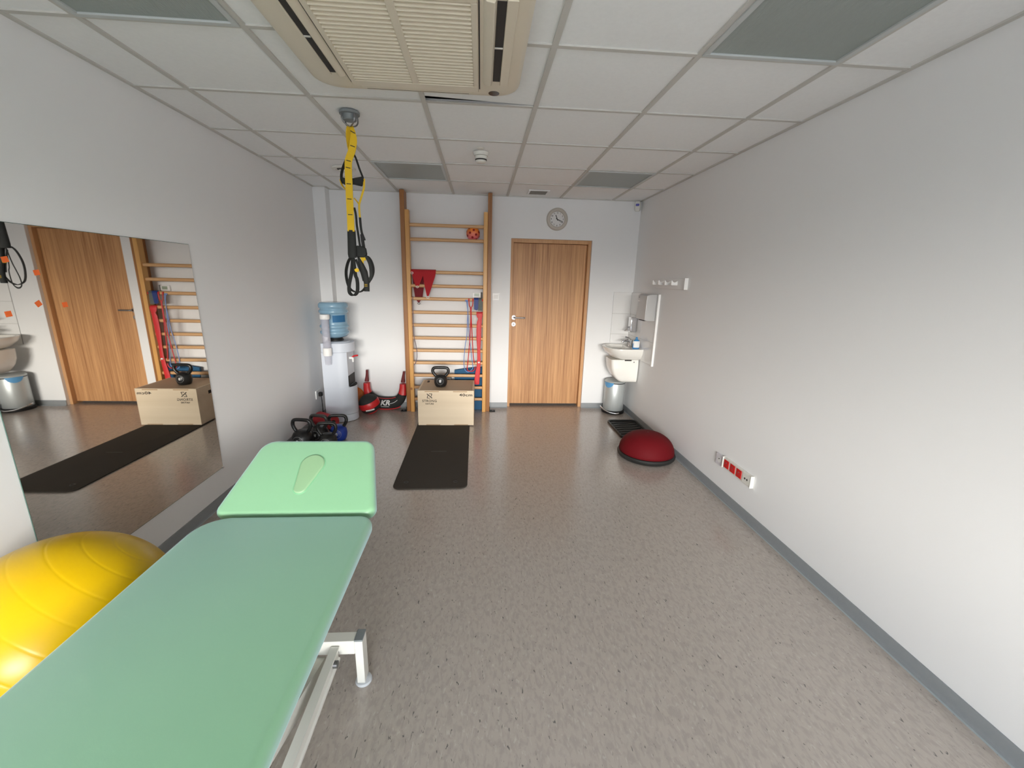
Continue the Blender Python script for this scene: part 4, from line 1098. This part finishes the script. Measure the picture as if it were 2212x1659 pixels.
single('balance_cushion', MB().lathe((0, 0, 0), [(.001, -.012), (.118, -.012), (.131, -.006), (.135, 0), (.131, .006), (.118, .012), (.001, .012)], 40).xf(Matrix.Translation((-.012, 3.56, .134)) @ Matrix.Rotation(radians(78), 4, 'X')), M['orange'], (-.012, 3.56, 0), 'orange round cushion leaning on the wall behind the water cooler', 'cushion')

# blue mat and grey block behind the wall bars
bm_ = MB(); n = 12; rings = []
bw = [(1.202 + (1.568 - 1.202) * i / n) for i in range(n + 1)]
for xx in bw:
    u_ = (xx - 1.202) / .366; zt = .487 + .040 * sin(u_ * pi / 2)
    yb0, yt0 = 3.515, 3.560
    rings.append([Vector((xx, yb0, .001)), Vector((xx, yb0 + .03, .001)), Vector((xx, yt0 + .03, zt)), Vector((xx, yt0, zt))])
single('blue_mat', bm_.loops(rings), M['blue_mat'], (1.385, 3.54, 0), 'blue foam mat standing behind the lower right rungs', 'mat', bev=.004)
single('foam_block', MB().box(1.045, 1.165, 3.50, 3.585, 0, .44), M['grey_foam'], (1.105, 3.54, 0), 'grey foam block standing behind the kettlebell on the box', 'foam block', bev=.008)

# ================================================================== LEFT SIDE, NEAR
# mirror
t = thing('wall_mirror', 'large frameless mirror on the left wall reflecting the door', 'mirror', (XL, .85, .98))
part('glass', MB().box(XL + .001, XL + .0042, .266, 1.4385, .241, 1.722), M['glass_edge'], t)
part('reflective_face', MB().box(XL + .0042, XL + .0046, .267, 1.4375, .243, 1.720), M['mirror'], t, smooth=0)
part('clip', MB().box(XL + .001, XL + .009, 1.430, 1.444, .236, .248), M['chrome'], t, bev=.001)
G = 'orange stickers on the mirror'
for (yy, zz, rr), lb in zip(((.413, 1.585, .2), (.515, 1.539, .15), (.493, 1.417, .5), (.599, 1.407, .1), (.377, 1.385, .1)),
        ('orange square sticker highest on the mirror, over the reflected black loops', 'orange square sticker on the mirror just below the highest, by the reflected door frame',
         'orange tilted sticker on the mirror, middle one of the lower three', 'orange square sticker on the mirror over the reflected door leaf', 'orange square sticker lowest and nearest the mirror\'s left side')):
    q = MB().box(-.0002, .0004, -.011, .011, -.0105, .0105).xf(Matrix.Translation((XL + .0050, yy, zz)) @ Matrix.Rotation(rr, 4, 'X'))
    single('sticker', q, M['sticker'], (XL + .0050, yy, zz), lb, 'sticker', G)

# gym ball
gc = Vector((.066, -.02, .325)); R_ = .3245
t = thing('gym_ball', 'large yellow gym ball between the mirror and the treatment couch', 'gym ball', (gc.x, gc.y, 0))
prof = []
K = 340
axis_dir = Vector((.55, .45, .70)).normalized()
for i in range(K + 1):
    a = pi * i / K
    r = R_ - .0006 * max(0, cos(a * 24)) ** 40
    prof.append((max(r * sin(a), 1e-4), -r * cos(a)))
gb = MB().lathe((0, 0, 0), prof, 72)
rq = Vector((0, 0, 1)).rotation_difference(axis_dir).to_matrix().to_4x4()
part('shell', gb.xf(Matrix.Translation(gc) @ rq), M['ball'], t, smooth=60)
# treatment couch
t = thing('treatment_couch', 'green vinyl treatment couch on a white scissor base', 'treatment couch', (.747, -.45, 0))
HZ = .600
def bowed(x0, x1, y0, y1):
    o = rrect(x0, x1, y0, y1, [.05, .05, .06, .12], 10)
    return o
mo = []
for a, b in bowed(.408, 1.081, -1.16, .246): mo.append((a, b))
part('main_cushion', MB().rslab(mo, HZ - .062, HZ, .024, 6), M['vinyl'], t, smooth=60)
# headrest, tilted up; local u across, v up the slope
ang = atan2(.205, .332)
hm = basis((.747, .256, HZ - .010), (1, 0, 0), (0, cos(ang), sin(ang)))
L_ = .388
def trap(n=8):
    wn_, wf_ = .334, .252
    pts = [(-wn_, 0), (wn_, 0), (wf_, L_), (-wf_, L_)]
    rad = [.040, .040, .050, .075]; out = []
    for i in range(4):
        p = Vector(pts[i]); a = (Vector(pts[i - 1]) - p).normalized(); b = (Vector(pts[(i + 1) % 4]) - p).normalized()
        r = rad[i]; th = a.angle(b); dd = r / math.tan(th / 2)
        s0 = p + a * dd; s1 = p + b * dd; c = p + (a + b).normalized() * (r / sin(th / 2))
        a0 = atan2(s0.y - c.y, s0.x - c.x); a1 = atan2(s1.y - c.y, s1.x - c.x)
        while a1 < a0: a1 += 2 * pi
        for k in range(n + 1):
            q = a0 + (a1 - a0) * k / n; out.append((c.x + r * cos(q), c.y + r * sin(q)))
    return out
hb2 = MB().rslab(trap(), -.062, 0, .024, 6)
part('headrest', hb2.xf(hm), M['vinyl'], t, smooth=60)
def drop(s=0.0, n=40):
    """tear-drop outline"""
    o = []
    c0, r0, c1, r1 = (.008, .245), .053, (-.010, .128), .028
    d = Vector(c1) - Vector(c0); D = d.length; base = atan2(d.y, d.x); al = math.acos((r0 - r1) / D)
    for i in range(n // 2 + 1):
        q = base + al + (2 * pi - 2 * al) * i / (n // 2)
        o.append((c0[0] + (r0 - s) * cos(q), c0[1] + (r0 - s) * sin(q)))
    for i in range(n // 2 + 1):
        q = base - al + 2 * al * i / (n // 2)
        o.append((c1[0] + (r1 - s) * cos(q), c1[1] + (r1 - s) * sin(q)))
    return o
part('breathing_hole_rim', MB().rslab(drop(-.004), -.004, .0012, .002, 3).xf(hm), mat('dark_green_seam', (.16, .38, .21), .6), t)
part('breathing_hole_plug', MB().rslab(drop(0), -.006, .0065, .009, 6).xf(hm), M['vinyl_pale'], t, smooth=60)
part('headrest_bracket', MB().box(-.20, .20, .04, .09, -.082, -.063).xf(hm), M['enamel'], t, bev=.002)
# frame under the cushion
uf = MB()
for xx in (.50, .955): uf.box(xx, xx + .04, -1.10, .16, HZ - .104, HZ - .064)
for yy in (-1.09, -.5, .11): uf.box(.54, .955, yy, yy + .04, HZ - .104, HZ - .064)
part('top_frame', uf, M['enamel'], t, bev=.002)
# base: cross bars with legs, arms
for y0 in (-.008, -1.02):
    part('base_crossbar', MB().box(.475, 1.046, y0, y0 + .046, .158, .218), M['enamel'], t, bev=.003)
    for xa in (1.046, .443):
        q = part('leg', MB().box(xa, xa + .030, y0 + .001, y0 + .053, .018, .214), M['enamel'], t, bev=.002)
        part('leg_cap', MB().box(xa - .001, xa + .031, y0, y0 + .054, .2142, .2215), M['grey_cap'], q, bev=.002)
        part('glide', MB().lathe((xa + .017, y0 + .027, 0), [(.030, 0), (.032, .004), (.030, .012), (.012, .018)], 24), M['foot'], q)
for xa, sgn in ((.962, 1), (.520, -1)):
    am = MB(); xo = xa + .036
    am.prism([(xa, .142), (xa + .030, .142), (xa + .030, .150), (xa + .024, .154), (xa + .024, .190), (xa + .030, .194), (xa + .030, .202), (xa, .202)], lambda a, b, d: (a, d, b), -.972, -.012)
    am2 = part('long_rail', am, M['enamel'], t, smooth=0)
    part('pivot_bolt', MB().cyl((xa + .024, -.060, .172), (xa + .038, -.060, .172), .013, n=18), M['steel'], am2)
    ia = xa - .052 if sgn > 0 else xa + .052
    part('lift_arm', MB().strip([(ia + .010, -.014, .122), (ia + .010, -.40, .245), (ia + .010, -1.07, .470)], (1, 0, 0), .032, .058), M['enamel'], t)
part('actuator', MB().cyl((.77, -.10, .19), (.77, -.75, .42), .028, n=20), M['grey_cap'], t)
